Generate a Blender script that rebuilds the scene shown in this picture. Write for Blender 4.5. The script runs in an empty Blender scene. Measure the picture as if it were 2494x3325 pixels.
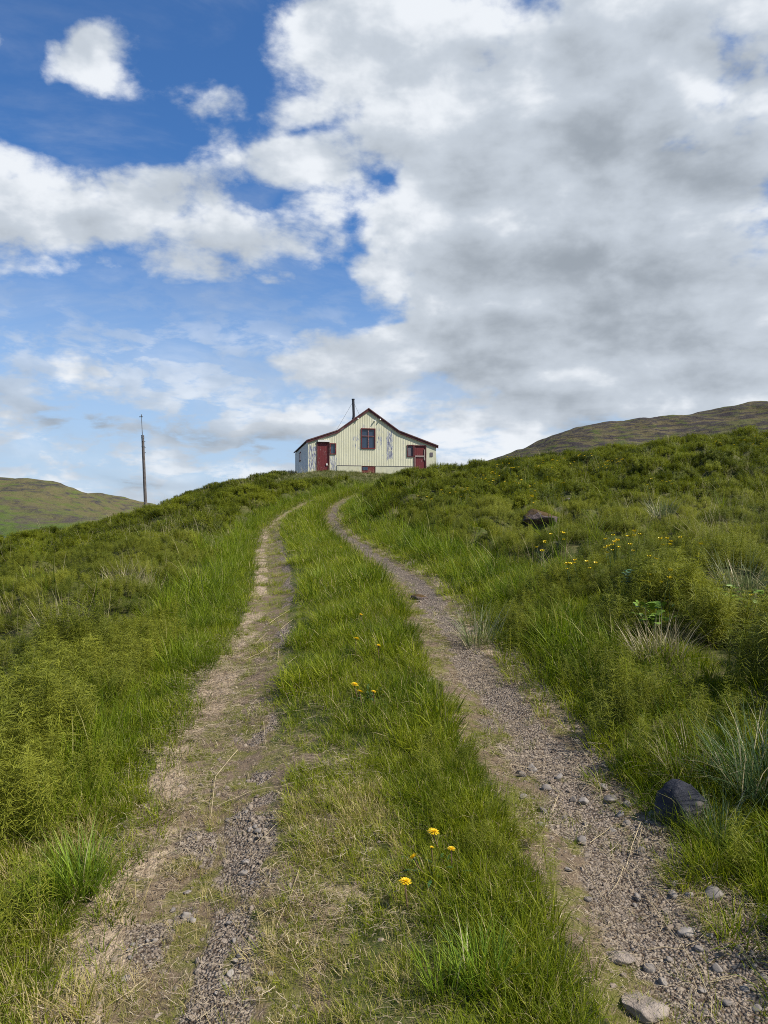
import bpy, bmesh, math, random
import numpy as np
from mathutils import Vector, Matrix, noise as mnoise

SC = bpy.context.scene
COL = SC.collection
R = math.radians
F = 2500.0                 # focal length in photograph pixels
CX, HY = 1247.0, 1700.0    # photograph column straight ahead, row of the true horizon
EYE = 1.6

# ------------------------------------------------------------------ camera
cam_d = bpy.data.cameras.new('camera')
cam = bpy.data.objects.new('camera', cam_d)
COL.objects.link(cam)
cam.location = (0, 0, EYE)
cam.rotation_euler = (R(90), 0, 0)
cam_d.sensor_fit = 'VERTICAL'
cam_d.sensor_height = 24.0
cam_d.lens = F / 3325.0 * 24.0
cam_d.shift_y = (HY - 1662.5) / 3325.0
cam_d.clip_start = 0.05
cam_d.clip_end = 30000
SC.camera = cam

SC.view_settings.view_transform = 'Standard'
SC.view_settings.look = 'None'
SC.view_settings.exposure = 0.5
SC.view_settings.gamma = 1.0
SC.cycles.max_bounces = 6
SC.cycles.diffuse_bounces = 3
SC.cycles.glossy_bounces = 2
SC.cycles.transmission_bounces = 3
SC.cycles.transparent_max_bounces = 8
SC.cycles.sample_clamp_indirect = 4.0
SC.cycles.use_denoising = False
SC.cycles.filter_width = 1.0

# ------------------------------------------------------------------ node helper
class NT:
    def __init__(self, tree):
        self.t = tree; self.n = tree.nodes; self.l = tree.links
    def new(self, typ, ins=None, **props):
        nd = self.n.new(typ)
        for k, v in props.items(): setattr(nd, k, v)
        if ins:
            for k, v in ins.items(): self.set(nd.inputs[k], v)
        return nd
    def set(self, sock, v):
        if hasattr(v, 'is_output') or isinstance(v, bpy.types.NodeSocket):
            self.l.new(v, sock)
        else:
            sock.default_value = v
    def math(self, op, a, b=None, c=None, clamp=False):
        nd = self.n.new('ShaderNodeMath'); nd.operation = op; nd.use_clamp = clamp
        for i, v in enumerate((a, b, c)):
            if v is not None: self.set(nd.inputs[i], v)
        return nd.outputs[0]
    def vmath(self, op, a, b=None, c=None):
        nd = self.n.new('ShaderNodeVectorMath'); nd.operation = op
        for i, v in enumerate((a, b, c)):
            if v is not None: self.set(nd.inputs[i], v)
        return nd.outputs['Value'] if op in ('DOT_PRODUCT', 'LENGTH') else nd.outputs[0]
    def step(self, v, lo, hi, a=0.0, b=1.0):
        nd = self.n.new('ShaderNodeMapRange'); nd.interpolation_type = 'SMOOTHSTEP'
        self.set(nd.inputs[0], v)
        for i, q in enumerate((lo, hi, a, b)): self.set(nd.inputs[i + 1], q)
        return nd.outputs[0]
    def lin(self, v, lo, hi, a=0.0, b=1.0):
        nd = self.n.new('ShaderNodeMapRange'); nd.clamp = True
        self.set(nd.inputs[0], v)
        for i, q in enumerate((lo, hi, a, b)): self.set(nd.inputs[i + 1], q)
        return nd.outputs[0]
    def mix(self, f, a, b):
        nd = self.n.new('ShaderNodeMix'); nd.data_type = 'RGBA'
        for i, v in ((0, f), (6, a), (7, b)):
            if isinstance(v, tuple) and len(v) == 3: v = (*v, 1.0)
            self.set(nd.inputs[i], v)
        return nd.outputs[2]
    def noise(self, vec, scale, detail=4.0, rough=0.5, dist=0.0, lac=2.0, color=False, dim='3D'):
        nd = self.n.new('ShaderNodeTexNoise'); nd.noise_dimensions = dim
        if vec is not None: self.set(nd.inputs['Vector'], vec)
        for k, v in (('Scale', scale), ('Detail', detail), ('Roughness', rough), ('Distortion', dist), ('Lacunarity', lac)):
            self.set(nd.inputs[k], v)
        return nd.outputs['Color' if color else 'Fac']

# ------------------------------------------------------------------ sun and sky
SUN_AZ, SUN_EL = R(108), R(48)       # azimuth clockwise from the viewing direction
sun_d = bpy.data.lights.new('sun', 'SUN'); sun_d.energy = 5.0; sun_d.angle = R(1.5); sun_d.color = (1.0, 0.93, 0.82)
sun = bpy.data.objects.new('sun', sun_d); COL.objects.link(sun)
sdir = Vector((math.sin(SUN_AZ) * math.cos(SUN_EL), math.cos(SUN_AZ) * math.cos(SUN_EL), math.sin(SUN_EL)))
sun.rotation_euler = sdir.to_track_quat('Z', 'Y').to_euler()
sun.location = sdir * 50

SKY_STRENGTH = 0.1
def build_world():
    w = bpy.data.worlds.new('World'); SC.world = w; w.use_nodes = True
    w.cycles.sampling_method = 'MANUAL'; w.cycles.sample_map_resolution = 256
    w.node_tree.nodes.clear()
    g = NT(w.node_tree)
    out = g.new('ShaderNodeOutputWorld'); bg = g.new('ShaderNodeBackground'); g.l.new(bg.outputs[0], out.inputs[0])
    bg.inputs[1].default_value = SKY_STRENGTH
    sky = g.new('ShaderNodeTexSky'); sky.sky_type = 'NISHITA'; sky.sun_disc = False
    sky.sun_elevation = SUN_EL; sky.sun_rotation = SUN_AZ
    sky.air_density = 1.0; sky.dust_density = 0.6; sky.ozone_density = 2.0
    tc = g.new('ShaderNodeTexCoord')
    D = g.vmath('NORMALIZE', tc.outputs['Generated'])
    sep = g.new('ShaderNodeSeparateXYZ', {0: D}); x, y, z = sep.outputs
    # overhead cloud layer: where the view ray meets a flat layer above the place
    zz = g.math('ADD', g.math('MAXIMUM', z, 0.0), 0.10)
    P = g.new('ShaderNodeCombineXYZ', {0: g.math('DIVIDE', x, zz), 1: g.math('DIVIDE', y, zz), 2: 0.0}).outputs[0]
    ay = g.math('ADD', g.math('ABSOLUTE', y), 0.02)
    # slopes of the sky direction: used to say where the banks of cloud stand
    T = g.new('ShaderNodeCombineXYZ', {0: g.math('DIVIDE', x, ay), 1: g.math('DIVIDE', z, ay), 2: 0.0}).outputs[0]
    wn = g.noise(D, 3.0, 3.0, 0.55, color=True)
    Tw = g.vmath('ADD', T, g.vmath('MULTIPLY', g.vmath('SUBTRACT', wn, (0.5, 0.5, 0.5)), (0.16, 0.13, 0.0)))
    def blobs(lst, base):
        acc = base
        for (px, py, rx, ry, rot, wgt) in lst:
            mp = g.new('ShaderNodeMapping', {'Vector': Tw}, vector_type='TEXTURE')
            mp.inputs['Location'].default_value = ((px - CX) / F, (HY - py) / F, 0)
            mp.inputs['Rotation'].default_value = (0, 0, R(rot))
            mp.inputs['Scale'].default_value = (rx / F * 1.5, ry / F * 1.5, 1)
            gr = g.new('ShaderNodeTexGradient', {0: mp.outputs[0]}, gradient_type='QUADRATIC_SPHERE')
            acc = g.math('MULTIPLY_ADD', gr.outputs['Fac'], wgt, acc)
        return acc
    cover = [  # column, row, half width, half height, turn, how much cloud
        (310, 205, 220, 150, -25, 1.7), (-40, 350, 110, 300, 0, .6), (40, 690, 380, 220, -5, .95),
        (420, 750, 420, 190, -12, .85), (560, 600, 340, 140, -12, .75), (760, 780, 380, 170, -5, .5), (960, 500, 330, 150, 5, .5),
        (760, 350, 330, 100, -8, .55), (1000, 330, 260, 90, -5, .4), (1050, 120, 280, 190, -30, .8), (1300, 330, 350, 380, 0, .65),
        (1900, 300, 1000, 700, 0, 1.5), (1900, 850, 950, 560, 0, 1.4), (1550, 800, 480, 360, 0, .7), (2100, 1250, 1200, 420, 0, 1.1),
        (1250, 1180, 560, 150, 2, .85), (1050, 1160, 330, 90, 0, .45), (850, 950, 210, 62, 0, .8),
        (780, 1070, 170, 55, -10, .5), (470, 1240, 260, 80, -18, .8), (280, 1070, 110, 50, 0, .45), (440, 1080, 90, 50, 0, .45), (230, 1370, 330, 90, -15, .5),
        (650, 1400, 420, 50, 0, .4), (420, 1570, 700, 60, 0, .6), (1150, 1390, 420, 100, 0, .5), (1000, 1480, 500, 60, 0, .4), (820, 1360, 180, 30, 0, .5),
        (1130, 780, 120, 300, -15, -.75), (800, 130, 130, 380, 14, -.7), (1280, 620, 110, 100, 0, -.7), (880, 670, 130, 65, -10, -.55),
        (1010, 430, 260, 40, 8, -.55), (1060, 920, 120, 160, 0, -.5), (1240, 1075, 190, 45, 0, -.6), (560, 1000, 600, 90, -3, -.45), (330, 440, 420, 110, -10, -.8), (120, 30, 260, 100, 0, -1.1), (60, 200, 110, 120, 0, -.9), (400, 10, 170, 100, 0, -1.2), (680, 310, 110, 80, 0, -.4), (620, 90, 260, 120, 0, -.4)]
    C = blobs(cover, 0.27)
    Pw = g.vmath('MULTIPLY_ADD', wn, (0.35, 0.35, 0.0), P)
    n1 = g.noise(Pw, 2.0, 10.0, 0.60, 0.0)
    n2 = g.noise(g.vmath('ADD', g.vmath('MULTIPLY', D, (1.0, 1.0, 1.7)), g.vmath('MULTIPLY', wn, (.06, .06, .06))), 7.0, 10.0, 0.62, 0.0)
    vo = g.new('ShaderNodeTexVoronoi', {'Vector': g.vmath('ADD', g.vmath('MULTIPLY', D, (1.0, 1.0, 1.5)), g.vmath('MULTIPLY', wn, (.10, .10, .10))), 'Scale': 9.0, 'Detail': 3.0, 'Roughness': .55, 'Lacunarity': 2.1})
    puff = g.math('SUBTRACT', 0.52, vo.outputs['Distance'])
    nn = g.math('ADD', g.math('ADD', g.math('MULTIPLY', n1, 0.42), g.math('MULTIPLY', n2, 0.58)), g.math('MULTIPLY', puff, 0.16))
    dens = g.math('ADD', C, g.math('MULTIPLY', g.math('SUBTRACT', nn, 0.5), 4.6))
    alpha = g.step(dens, -0.05, 0.72)
    veil = g.math('MULTIPLY', g.step(g.noise(g.vmath('MULTIPLY', D, (1.0, 1.0, 3.0)), 3.0, 7.0, 0.6, 0.6), 0.42, 0.75), g.step(z, 0.75, 0.1, 0.10, 0.6))
    low = g.noise(g.vmath('MULTIPLY', D, (1.0, 1.0, 2.6)), 13.0, 8.0, 0.58, 0.25)
    small = g.math('MULTIPLY', g.step(low, 0.44, 0.60), g.step(z, 0.34, 0.10, 0.0, 0.85))
    veil = g.math('MAXIMUM', veil, small)
    alpha = g.math('MAXIMUM', alpha, veil)
    horizon = g.step(z, 0.38, 0.0, 0.0, 0.88)
    # how thick the cloud is: thick cloud shows its grey underside
    grey = [(1750, 560, 620, 210, 8, 0.55), (2230, 640, 480, 150, 6, 0.66), (1720, 900, 560, 150, 0, 0.58), (2150, 950, 700, 150, 0, 0.43), (2330, 260, 330, 200, -20, 0.51),
            (1640, 230, 260, 110, 10, 0.27), (1850, 1120, 800, 120, 0, 0.55), (1430, 1240, 520, 50, 0, 0.39), (1950, 1290, 700, 70, 0, 0.35), (350, 720, 340, 110, -8, 0.45), (760, 820, 260, 60, 0, 0.30),
            (2050, 1390, 600, 70, 0, 0.31), (1230, 1390, 300, 70, 0, 0.35), (250, 1370, 360, 110, -15, 0.75), (650, 1390, 420, 60, 0, 0.60), (450, 1290, 300, 50, -15, 0.40), (500, 1530, 600, 30, 0, 0.50),
            (1850, 140, 260, 90, 0, -.4), (2260, 330, 280, 90, -15, -.6), (1430, 560, 200, 160, 0, -.3), (1450, 760, 200, 110, 0, -.5), (2000, 820, 300, 60, 0, -.2), (1600, 1040, 420, 40, 0, -.4), (1520, 1420, 240, 90, 0, -.8), (2250, 1200, 200, 40, 0, -.3)]
    grey += [(1330, 160, 330, 220, 0, -.35), (1150, 90, 200, 140, 0, -.2)]
    G = blobs(grey, 0.12)
    L = Vector((sdir.x, sdir.y, sdir.z))
    off = tuple(L * 0.055)
    n3 = g.noise(g.vmath('ADD', g.vmath('ADD', g.vmath('MULTIPLY', D, (1.0, 1.0, 1.7)), g.vmath('MULTIPLY', wn, (.06, .06, .06))), off), 7.0, 5.0, 0.55, 0.0)
    n2b = g.noise(g.vmath('ADD', g.vmath('MULTIPLY', D, (1.0, 1.0, 1.7)), g.vmath('MULTIPLY', wn, (.06, .06, .06))), 7.0, 5.0, 0.55, 0.0)
    relief = g.math('SUBTRACT', n3, n2b)
    gl = g.math('ADD', G, g.math('MULTIPLY', g.math('SUBTRACT', nn, 0.5), 0.9))
    gl = g.math('ADD', gl, g.math('MULTIPLY', relief, 2.7))
    gl = g.math('ADD', gl, g.math('MULTIPLY', g.step(dens, 0.3, 2.2), 0.28))
    k = 2 ** -.5 / SKY_STRENGTH
    gl = g.math('SUBTRACT', gl, g.math('MULTIPLY', puff, 0.42))
    c1 = g.mix(g.step(gl, -0.05, 0.48), tuple(v * k for v in (.86, .90, .95)), tuple(v * k for v in (.58, .64, .715)))
    cc = g.mix(g.step(gl, 0.32, 1.35), c1, tuple(v * k for v in (.335, .38, .435)))
    skyc = g.vmath('MULTIPLY', sky.outputs[0], (0.40, 0.70, 1.03))
    skyc = g.mix(horizon, skyc, tuple(v * k for v in (.52, .66, .84)))
    col = g.mix(alpha, skyc, cc)
    below = g.step(z, -0.02, 0.0)
    col = g.mix(below, tuple(v * k for v in (.10, .11, .08)), col)
    g.l.new(col, bg.inputs[0])
build_world()

# ------------------------------------------------------------------ small tools
RNG = np.random.default_rng(7)
random.seed(5)

def tag(o, label=None, cat=None, group=None, kind=None):
    if label: o['label'] = label
    if cat: o['category'] = cat
    if group: o['group'] = group
    if kind: o['kind'] = kind
    return o

def mesh_from(name, verts, faces, mats=(), smooth=False):
    me = bpy.data.meshes.new(name)
    me.from_pydata([tuple(map(float, v)) for v in verts], [], [tuple(map(int, f)) for f in faces])
    for m in mats: me.materials.append(m)
    if smooth: me.polygons.foreach_set('use_smooth', [True] * len(me.polygons))
    me.update()
    return me

def add(name, me, parent=None, loc=(0, 0, 0)):
    o = bpy.data.objects.new(name, me); COL.objects.link(o)
    o.location = loc
    if parent is not None: o.parent = parent
    return o

def empty(name, loc=(0, 0, 0), rz=0.0):
    o = bpy.data.objects.new(name, None); COL.objects.link(o)
    o.location = loc; o.rotation_euler = (0, 0, rz); o.empty_display_size = 0.2
    return o

def hash2(ix, iy, seed):
    h = (ix.astype(np.int64) * 374761393 + iy.astype(np.int64) * 668265263 + seed * 974634777) & 0xFFFFFFFF
    h = ((h ^ (h >> 13)) * 1274126177) & 0xFFFFFFFF
    h = h ^ (h >> 16)
    return (h & 0xFFFFFF) / float(0xFFFFFF)

def vnoise(x, y, seed=0):
    x0 = np.floor(x); y0 = np.floor(y)
    fx = x - x0; fy = y - y0
    fx = fx * fx * fx * (fx * (fx * 6 - 15) + 10); fy = fy * fy * fy * (fy * (fy * 6 - 15) + 10)
    a = hash2(x0, y0, seed); b = hash2(x0 + 1, y0, seed); c = hash2(x0, y0 + 1, seed); d = hash2(x0 + 1, y0 + 1, seed)
    return (a * (1 - fx) + b * fx) * (1 - fy) + (c * (1 - fx) + d * fx) * fy

def fbm(x, y, seed=0, octv=4, gain=0.5):
    s = 0.0; a = 1.0; t = 0.0
    for k in range(octv):
        s = s + a * vnoise(x * 2 ** k + 17.3 * k, y * 2 ** k - 9.1 * k, seed + k); t += a; a *= gain
    return s / t

def sstep(v, lo, hi):
    t = np.clip((v - lo) / (hi - lo), 0, 1)
    return t * t * (3 - 2 * t)

# ------------------------------------------------------------------ terrain
CTRL = np.array([
    (0, 0, -.25), (0, 2.4, .07), (0, 3.8, .30), (-.15, 5.3, .53), (-.5, 9.2, .86), (-1.2, 14, 1.15), (-2.2, 21.7, 1.62), (-2.3, 27, 2.2),
    (-1.4, 32, 2.85), (0, 36, 3.35), (0, 42, 3.8), (-4, 47.5, 4.80), (0, 48, 4.56), (4, 50, 4.66),
    (-3, 57, 5.15), (3, 60, 5.2), (0, 75, 4.6),
    (1.4, 3.6, .30), (2.3, 4.6, .45), (2.9, 5.6, .60), (2.2, 8, .90), (5, 10, 1.05), (7, 14, 1.3), (10.5, 21, 2.5), (15, 30, 4.45), (20, 40, 5.5), (24, 48, 5.9),
    (6.3, 45, 4.38), (12.7, 42, 5.0), (6, 30, 3.4), (3, 20, 1.85), (4, 24, 2.4), (2, 12, 1.1), (9, 48, 4.85),
    (30, 60, 7.0), (15, 60, 5.6), (40, 60, 8), (20, 80, 5),
    (-3, 6, .2), (-6, 12, .35), (-1.9, 3.6, .12), (-1.35, 2.7, .0), (-6.3, 15, .45), (-6.6, 22, .95), (-9.5, 25, .55), (-12.5, 25, .40), (-6.6, 30, 1.95),
    (-13.6, 38, 1.05), (-11.5, 42, 2.55), (-9.8, 45, 3.5), (-6.5, 47, 4.36), (-3.2, 9, .55), (-4, 18, 1.0),
    (-14, 50, 1.8), (-25, 60, -3), (-12, 60, 2.3), (-30, 40, -4), (-25, 25, -2.5), (-18, 12, -1.8), (-10, 5, -.8), (-10, 0, -1.1), (-8, -8, -1.6),
    (0, -10, -1.1), (10, 0, .5), (10, -8, .2), (15, 12, 2.0), (25, 25, 4.3), (-8, 80, 3.0), (-30, 80, -6)], float)

def _tps(r2):
    return 0.5 * r2 * np.log(np.maximum(r2, 1e-9))
def _tps_fit():
    P = CTRL[:, :2]; n = len(P)
    K = _tps(((P[:, None] - P[None]) ** 2).sum(-1)) + np.eye(n) * 0.6
    Q = np.hstack([np.ones((n, 1)), P])
    A = np.zeros((n + 3, n + 3)); A[:n, :n] = K; A[:n, n:] = Q; A[n:, :n] = Q.T
    return np.linalg.solve(A, np.concatenate([CTRL[:, 2], np.zeros(3)]))
TPSW = _tps_fit()

ROAD = np.array([(.35, -4), (.2, 0), (.13, 2.4), (0, 3.8), (-.18, 5.3), (-.52, 9.2), (-1.25, 14), (-2.0, 19), (-2.4, 23), (-2.35, 27), (-1.75, 30.5), (-.4, 33.6), (1.6, 36), (4.4, 38), (8, 40), (12, 42.5)], float)
def _dense(poly, n=12):
    out = []
    for i in range(len(poly) - 1):
        p0 = poly[max(i - 1, 0)]; p1 = poly[i]; p2 = poly[i + 1]; p3 = poly[min(i + 2, len(poly) - 1)]
        for t in np.linspace(0, 1, n, endpoint=False):
            out.append(.5 * ((2 * p1) + (-p0 + p2) * t + (2 * p0 - 5 * p1 + 4 * p2 - p3) * t * t + (-p0 + 3 * p1 - 3 * p2 + p3) * t ** 3))
    out.append(poly[-1])
    return np.array(out)
ROADD = _dense(ROAD)

def road_s(x, y):
    """signed distance from the middle of the farm track, plus to the right"""
    x = np.asarray(x, float).ravel(); y = np.asarray(y, float).ravel()
    out = np.full(len(x), 50.0)
    near = np.where((y > -8) & (y < 55) & (np.abs(x) < 25))[0]
    A = ROADD[:-1]; B = ROADD[1:]; AB = B - A; L2 = (AB ** 2).sum(1)
    for c in range(0, len(near), 20000):
        ix = near[c:c + 20000]
        P = np.stack([x[ix], y[ix]], 1)[:, None]
        t = np.clip(((P - A) * AB).sum(-1) / L2, 0, 1)
        d = P - (A + t[..., None] * AB)
        dd = (d ** 2).sum(-1); k = dd.argmin(1)
        r = np.arange(len(ix))
        cr = AB[k, 0] * d[r, k, 1] - AB[k, 1] * d[r, k, 0]
        out[ix] = np.sqrt(dd[r, k]) * np.where(cr > 0, -1, 1)
    return out

# hummocks: the turf of the hillside stands in rounded mounds
def _hummocks():
    pts = []
    cell = {}
    for k in range(9000):
        d = math.sqrt(random.uniform(16, 58 ** 2)); x = random.uniform(-.66, .66) * d
        r = random.uniform(.24, .56) * (0.85 + d / 70)
        key = (int(x // 1.2), int(d // 1.2)); ok = True
        for a in (-1, 0, 1):
            for b in (-1, 0, 1):
                for (qx, qy, qr) in cell.get((key[0] + a, key[1] + b), ()):
                    if (qx - x) ** 2 + (qy - d) ** 2 < (.62 * (qr + r)) ** 2: ok = False
        if ok: cell.setdefault(key, []).append((x, d, r)); pts.append((x, d, r))
    return np.array(pts)
HUM = _hummocks()
_hs = road_s(HUM[:, 0], HUM[:, 1])
HUM = HUM[(np.abs(_hs) > 1.5 + HUM[:, 2]) & ~((HUM[:, 1] > 37) & (np.abs(HUM[:, 0] - .9) < 7.2))]
HUM_T = RNG.random(len(HUM))
_hgrid = {}
for i, (hx, hy, hr) in enumerate(HUM):
    for a in range(int((hx - hr) // 1), int((hx + hr) // 1) + 1):
        for b in range(int((hy - hr) // 1), int((hy + hr) // 1) + 1):
            _hgrid.setdefault((a, b), []).append(i)
def hummock(x, y):
    """0..1 dome height and the index of the dome"""
    x = np.asarray(x, float).ravel(); y = np.asarray(y, float).ravel()
    v = np.zeros(len(x)); idx = np.full(len(x), -1)
    sel = np.where((y > 3) & (y < 61) & (np.abs(x) < 42))[0]
    cx = np.floor(x[sel]).astype(int); cy = np.floor(y[sel]).astype(int)
    order = np.lexsort((cy, cx)); sel = sel[order]; cx = cx[order]; cy = cy[order]
    if len(sel) == 0: return v, idx
    br = np.where((np.diff(cx) != 0) | (np.diff(cy) != 0))[0] + 1
    for chunk, a, b in zip(np.split(sel, br), cx[np.r_[0, br]], cy[np.r_[0, br]]):
        for i in _hgrid.get((a, b), ()):
            hx, hy, hr = HUM[i]
            d = 1 - ((x[chunk] - hx) ** 2 + (y[chunk] - hy) ** 2) / (hr * hr)
            d = np.sqrt(np.maximum(d, 0))
            m = d > v[chunk]
            v[chunk[m]] = d[m]; idx[chunk[m]] = i
    return v, idx

def H(x, y, fine=True):
    shp = np.shape(x)
    x = np.asarray(x, float).ravel(); y = np.asarray(y, float).ravel()
    z = np.zeros(len(x))
    cxx = np.clip(x, -70, 70); cyy = np.clip(y, -25, 110)
    for c in range(0, len(x), 40000):
        X = cxx[c:c + 40000]; Y = cyy[c:c + 40000]
        r2 = (X[:, None] - CTRL[None, :, 0]) ** 2 + (Y[:, None] - CTRL[None, :, 1]) ** 2
        z[c:c + 40000] = _tps(r2) @ TPSW[:-3] + TPSW[-3] + TPSW[-2] * X + TPSW[-1] * Y
    dist = np.hypot(x * (1 + .25 * (x < 0)), (y - 25) * .8)
    w = sstep(dist, 45, 190)
    far = -48 + 25 * sstep(x, 60, 500)
    z = z * (1 - w) + far * w
    if fine:
        s = road_s(x, y); a = np.abs(s)
        off = sstep(a, 1.25, 2.6)
        z += off * (fbm(x * .8, y * .8, 3, 3) - .5) * .22 * sstep(dist, 260, 60)
        hv, hi_ = hummock(x, y)
        z += hv * np.where(hi_ >= 0, HUM[hi_, 2] * (.48 + .50 * sstep(HUM[hi_, 1], 7, 16) - .52 * sstep(HUM[hi_, 1], 30, 42)), 0) * off
        z += .13 * sstep(s, 1.12, 1.75) * sstep(y, 2.6, 4.0) * sstep(y, 34, 24)
        nearm = (y < 14) & (a < 2.2)
        rut = np.exp(-((a - .83) / .26) ** 2)
        z += np.where(a < 3, -.035 * rut + .03 * np.exp(-(s / .45) ** 2), 0)
        z += np.where(nearm, (fbm(x * 5, y * 5, 11, 4) - .5) * .04, 0)
    return z.reshape(shp)

def ray_ground(px, py, up=0.0, dmax=75):
    """the point of the ground (or of plant tops 'up' metres above it) seen at a place of the photograph"""
    d = np.concatenate([np.arange(1.2, 12, .01), np.arange(12, dmax, .05)])
    x = (px - CX) / F * d; z = EYE + (HY - py) / F * d
    g = H(x, d) + up
    k = np.where(z <= g)[0]
    if len(k) == 0: return None
    k = k[0]
    return Vector((x[k], d[k], g[k] - up))

# ------------------------------------------------------------------ materials
def material(name):
    m = bpy.data.materials.new(name); m.use_nodes = True
    g = NT(m.node_tree); b = m.node_tree.nodes['Principled BSDF']
    return m, g, b

def plain(name, col, rough=.6, var=.25, scale=8.0, metal=0.0, bump=0.0, spec=.4, dirt=None):
    m, g, b = material(name)
    tc = g.new('ShaderNodeTexCoord').outputs['Object']
    n = g.noise(tc, scale, 6, .62)
    c = g.mix(g.step(n, .25, .75), tuple(v * (1 - var) for v in col), tuple(min(1, v * (1 + var)) for v in col))
    if dirt:
        c = g.mix(g.step(g.noise(tc, scale * .45, 7, .7), .52, .66), c, dirt)
    g.l.new(c, b.inputs['Base Color'])
    b.inputs['Roughness'].default_value = rough; b.inputs['Metallic'].default_value = metal; b.inputs['Specular IOR Level'].default_value = spec
    if bump:
        bp = g.new('ShaderNodeBump', {'Height': g.noise(tc, scale * 2.2, 8, .65), 'Strength': bump, 'Distance': .02})
        g.l.new(bp.outputs[0], b.inputs['Normal'])
    return m

def leafy(name, a, c, dry=None, trans=.35, patch=1.1, isle=.75, dead=0.0):
    """blades and leaves: colour changes from plant to plant and over patches of the hillside"""
    m, g, b = material(name)
    at = g.new('ShaderNodeAttribute', attribute_type='INSTANCER', attribute_name='tint').outputs['Fac']
    geo = g.new('ShaderNodeNewGeometry').outputs['Position']
    n = g.noise(geo, patch, 4, .6)
    f = g.math('ADD', g.math('MULTIPLY', at, .7), g.math('MULTIPLY', g.step(n, .3, .7), .45))
    isl = g.new('ShaderNodeNewGeometry').outputs['Random Per Island']
    f = g.math('ADD', f, g.math('MULTIPLY', g.math('SUBTRACT', isl, .58), isle), clamp=True)
    col = g.mix(f, a, c)
    if dead: col = g.mix(g.step(isl, 1 - dead, 1 - dead + .02), col, (.46, .38, .20))
    if dry:
        col = g.mix(g.step(at, .86, .97), col, dry)
    g.l.new(col, b.inputs['Base Color'])
    b.inputs['Roughness'].default_value = .5; b.inputs['Specular IOR Level'].default_value = .12
    tr = g.new('ShaderNodeBsdfTranslucent'); g.l.new(g.vmath('MULTIPLY', col, (1.25, 1.25, .75)), tr.inputs[0])
    mx = g.new('ShaderNodeMixShader', {0: trans}); g.l.new(b.outputs[0], mx.inputs[1]); g.l.new(tr.outputs[0], mx.inputs[2])
    g.l.new(mx.outputs[0], m.node_tree.nodes['Material Output'].inputs[0])
    return m

M_HORSE = leafy('horsetail_green', (.034, .062, .005), (.262, .272, .034), patch=.9, trans=.3, isle=.4)
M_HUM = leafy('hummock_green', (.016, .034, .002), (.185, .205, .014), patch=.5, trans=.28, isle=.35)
M_GRASS = leafy('grass_green', (.064, .108, .004), (.300, .325, .024), dry=(.44, .36, .17), patch=1.6, dead=.06)
M_LUSH = leafy('lush_grass', (.026, .066, .003), (.200, .258, .015), patch=1.8, dead=.04)
M_BLUE = leafy('tussock_grass', (.026, .050, .005), (.150, .165, .034), dry=(.44, .37, .21), patch=1.3, dead=.07)
M_DARKSTEM = leafy('dark_stem', (.030, .028, .012), (.075, .060, .025), trans=.1)
M_STRAW = leafy('straw', (.20, .145, .085), (.52, .43, .30), trans=.12, patch=3)
M_DRY = leafy('dry_grass', (.30, .25, .11), (.58, .51, .30), trans=.2, patch=2)

def ground_material():
    m, g, b = material('turf_and_gravel')
    geo = g.new('ShaderNodeNewGeometry').outputs['Position']
    A = lambda n: g.new('ShaderNodeAttribute', attribute_name=n).outputs['Fac']
    nf = g.noise(geo, 9, 7, .65); nm = g.noise(geo, 1.6, 6, .6); nl = g.noise(geo, .25, 5, .6)
    turf = g.mix(g.step(nm, .3, .7), (.030, .040, .010), (.060, .075, .018))
    turf = g.mix(g.step(nl, .5, .7), turf, (.075, .070, .026))
    soil = g.mix(nf, (.085, .060, .040), (.20, .150, .100))
    moss = g.mix(nf, (.075, .075, .020), (.17, .155, .050))
    soil = g.mix(g.step(g.noise(geo, 7, 6, .65), .44, .58), soil, moss)
    vo = g.new('ShaderNodeTexVoronoi', {'Vector': geo, 'Scale': 85.0, 'Randomness': 1.0})
    sv = g.new('ShaderNodeSeparateColor', {0: vo.outputs['Color']}).outputs[0]
    stone = g.mix(sv, (.11, .088, .068), (.285, .237, .19))
    gap = g.step(vo.outputs['Distance'], .45, .75)
    grav = g.mix(gap, stone, (.075, .053, .038))
    st = g.noise(g.vmath('MULTIPLY', geo, (1, .35, 1)), 60, 5, .7)
    strw = g.mix(g.step(st, .35, .65), (.155, .114, .078), (.42, .33, .23))
    turf = g.mix(g.step(g.math('ADD', st, g.math('MULTIPLY', g.math('SUBTRACT', nf, .5), .8)), .42, .62), turf, (.095, .088, .034))
    bare = g.mix(g.step(g.math('ADD', A('gravel'), g.math('MULTIPLY', g.math('SUBTRACT', nf, .5), 1.2)), .35, .6), soil, grav)
    bare = g.mix(g.step(g.math('ADD', A('straw'), g.math('MULTIPLY', g.math('SUBTRACT', nf, .5), 1.4)), .40, .75), bare, strw)
    col = g.mix(g.step(g.math('ADD', A('bare'), g.math('MULTIPLY', g.math('SUBTRACT', nf, .5), .9)), .35, .65), turf, bare)
    g.l.new(col, b.inputs['Base Color']); b.inputs['Roughness'].default_value = .9; b.inputs['Specular IOR Level'].default_value = .15
    hgt = g.math('ADD', g.math('MULTIPLY', g.math('MULTIPLY', g.math('SUBTRACT', 1.0, vo.outputs['Distance']), A('gravel')), 1.2), g.math('ADD', g.math('MULTIPLY', nf, .5), g.math('MULTIPLY', st, .6)))
    bp = g.new('ShaderNodeBump', {'Height': hgt, 'Strength': .8, 'Distance': .018})
    g.l.new(bp.outputs[0], b.inputs['Normal'])
    return m

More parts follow.
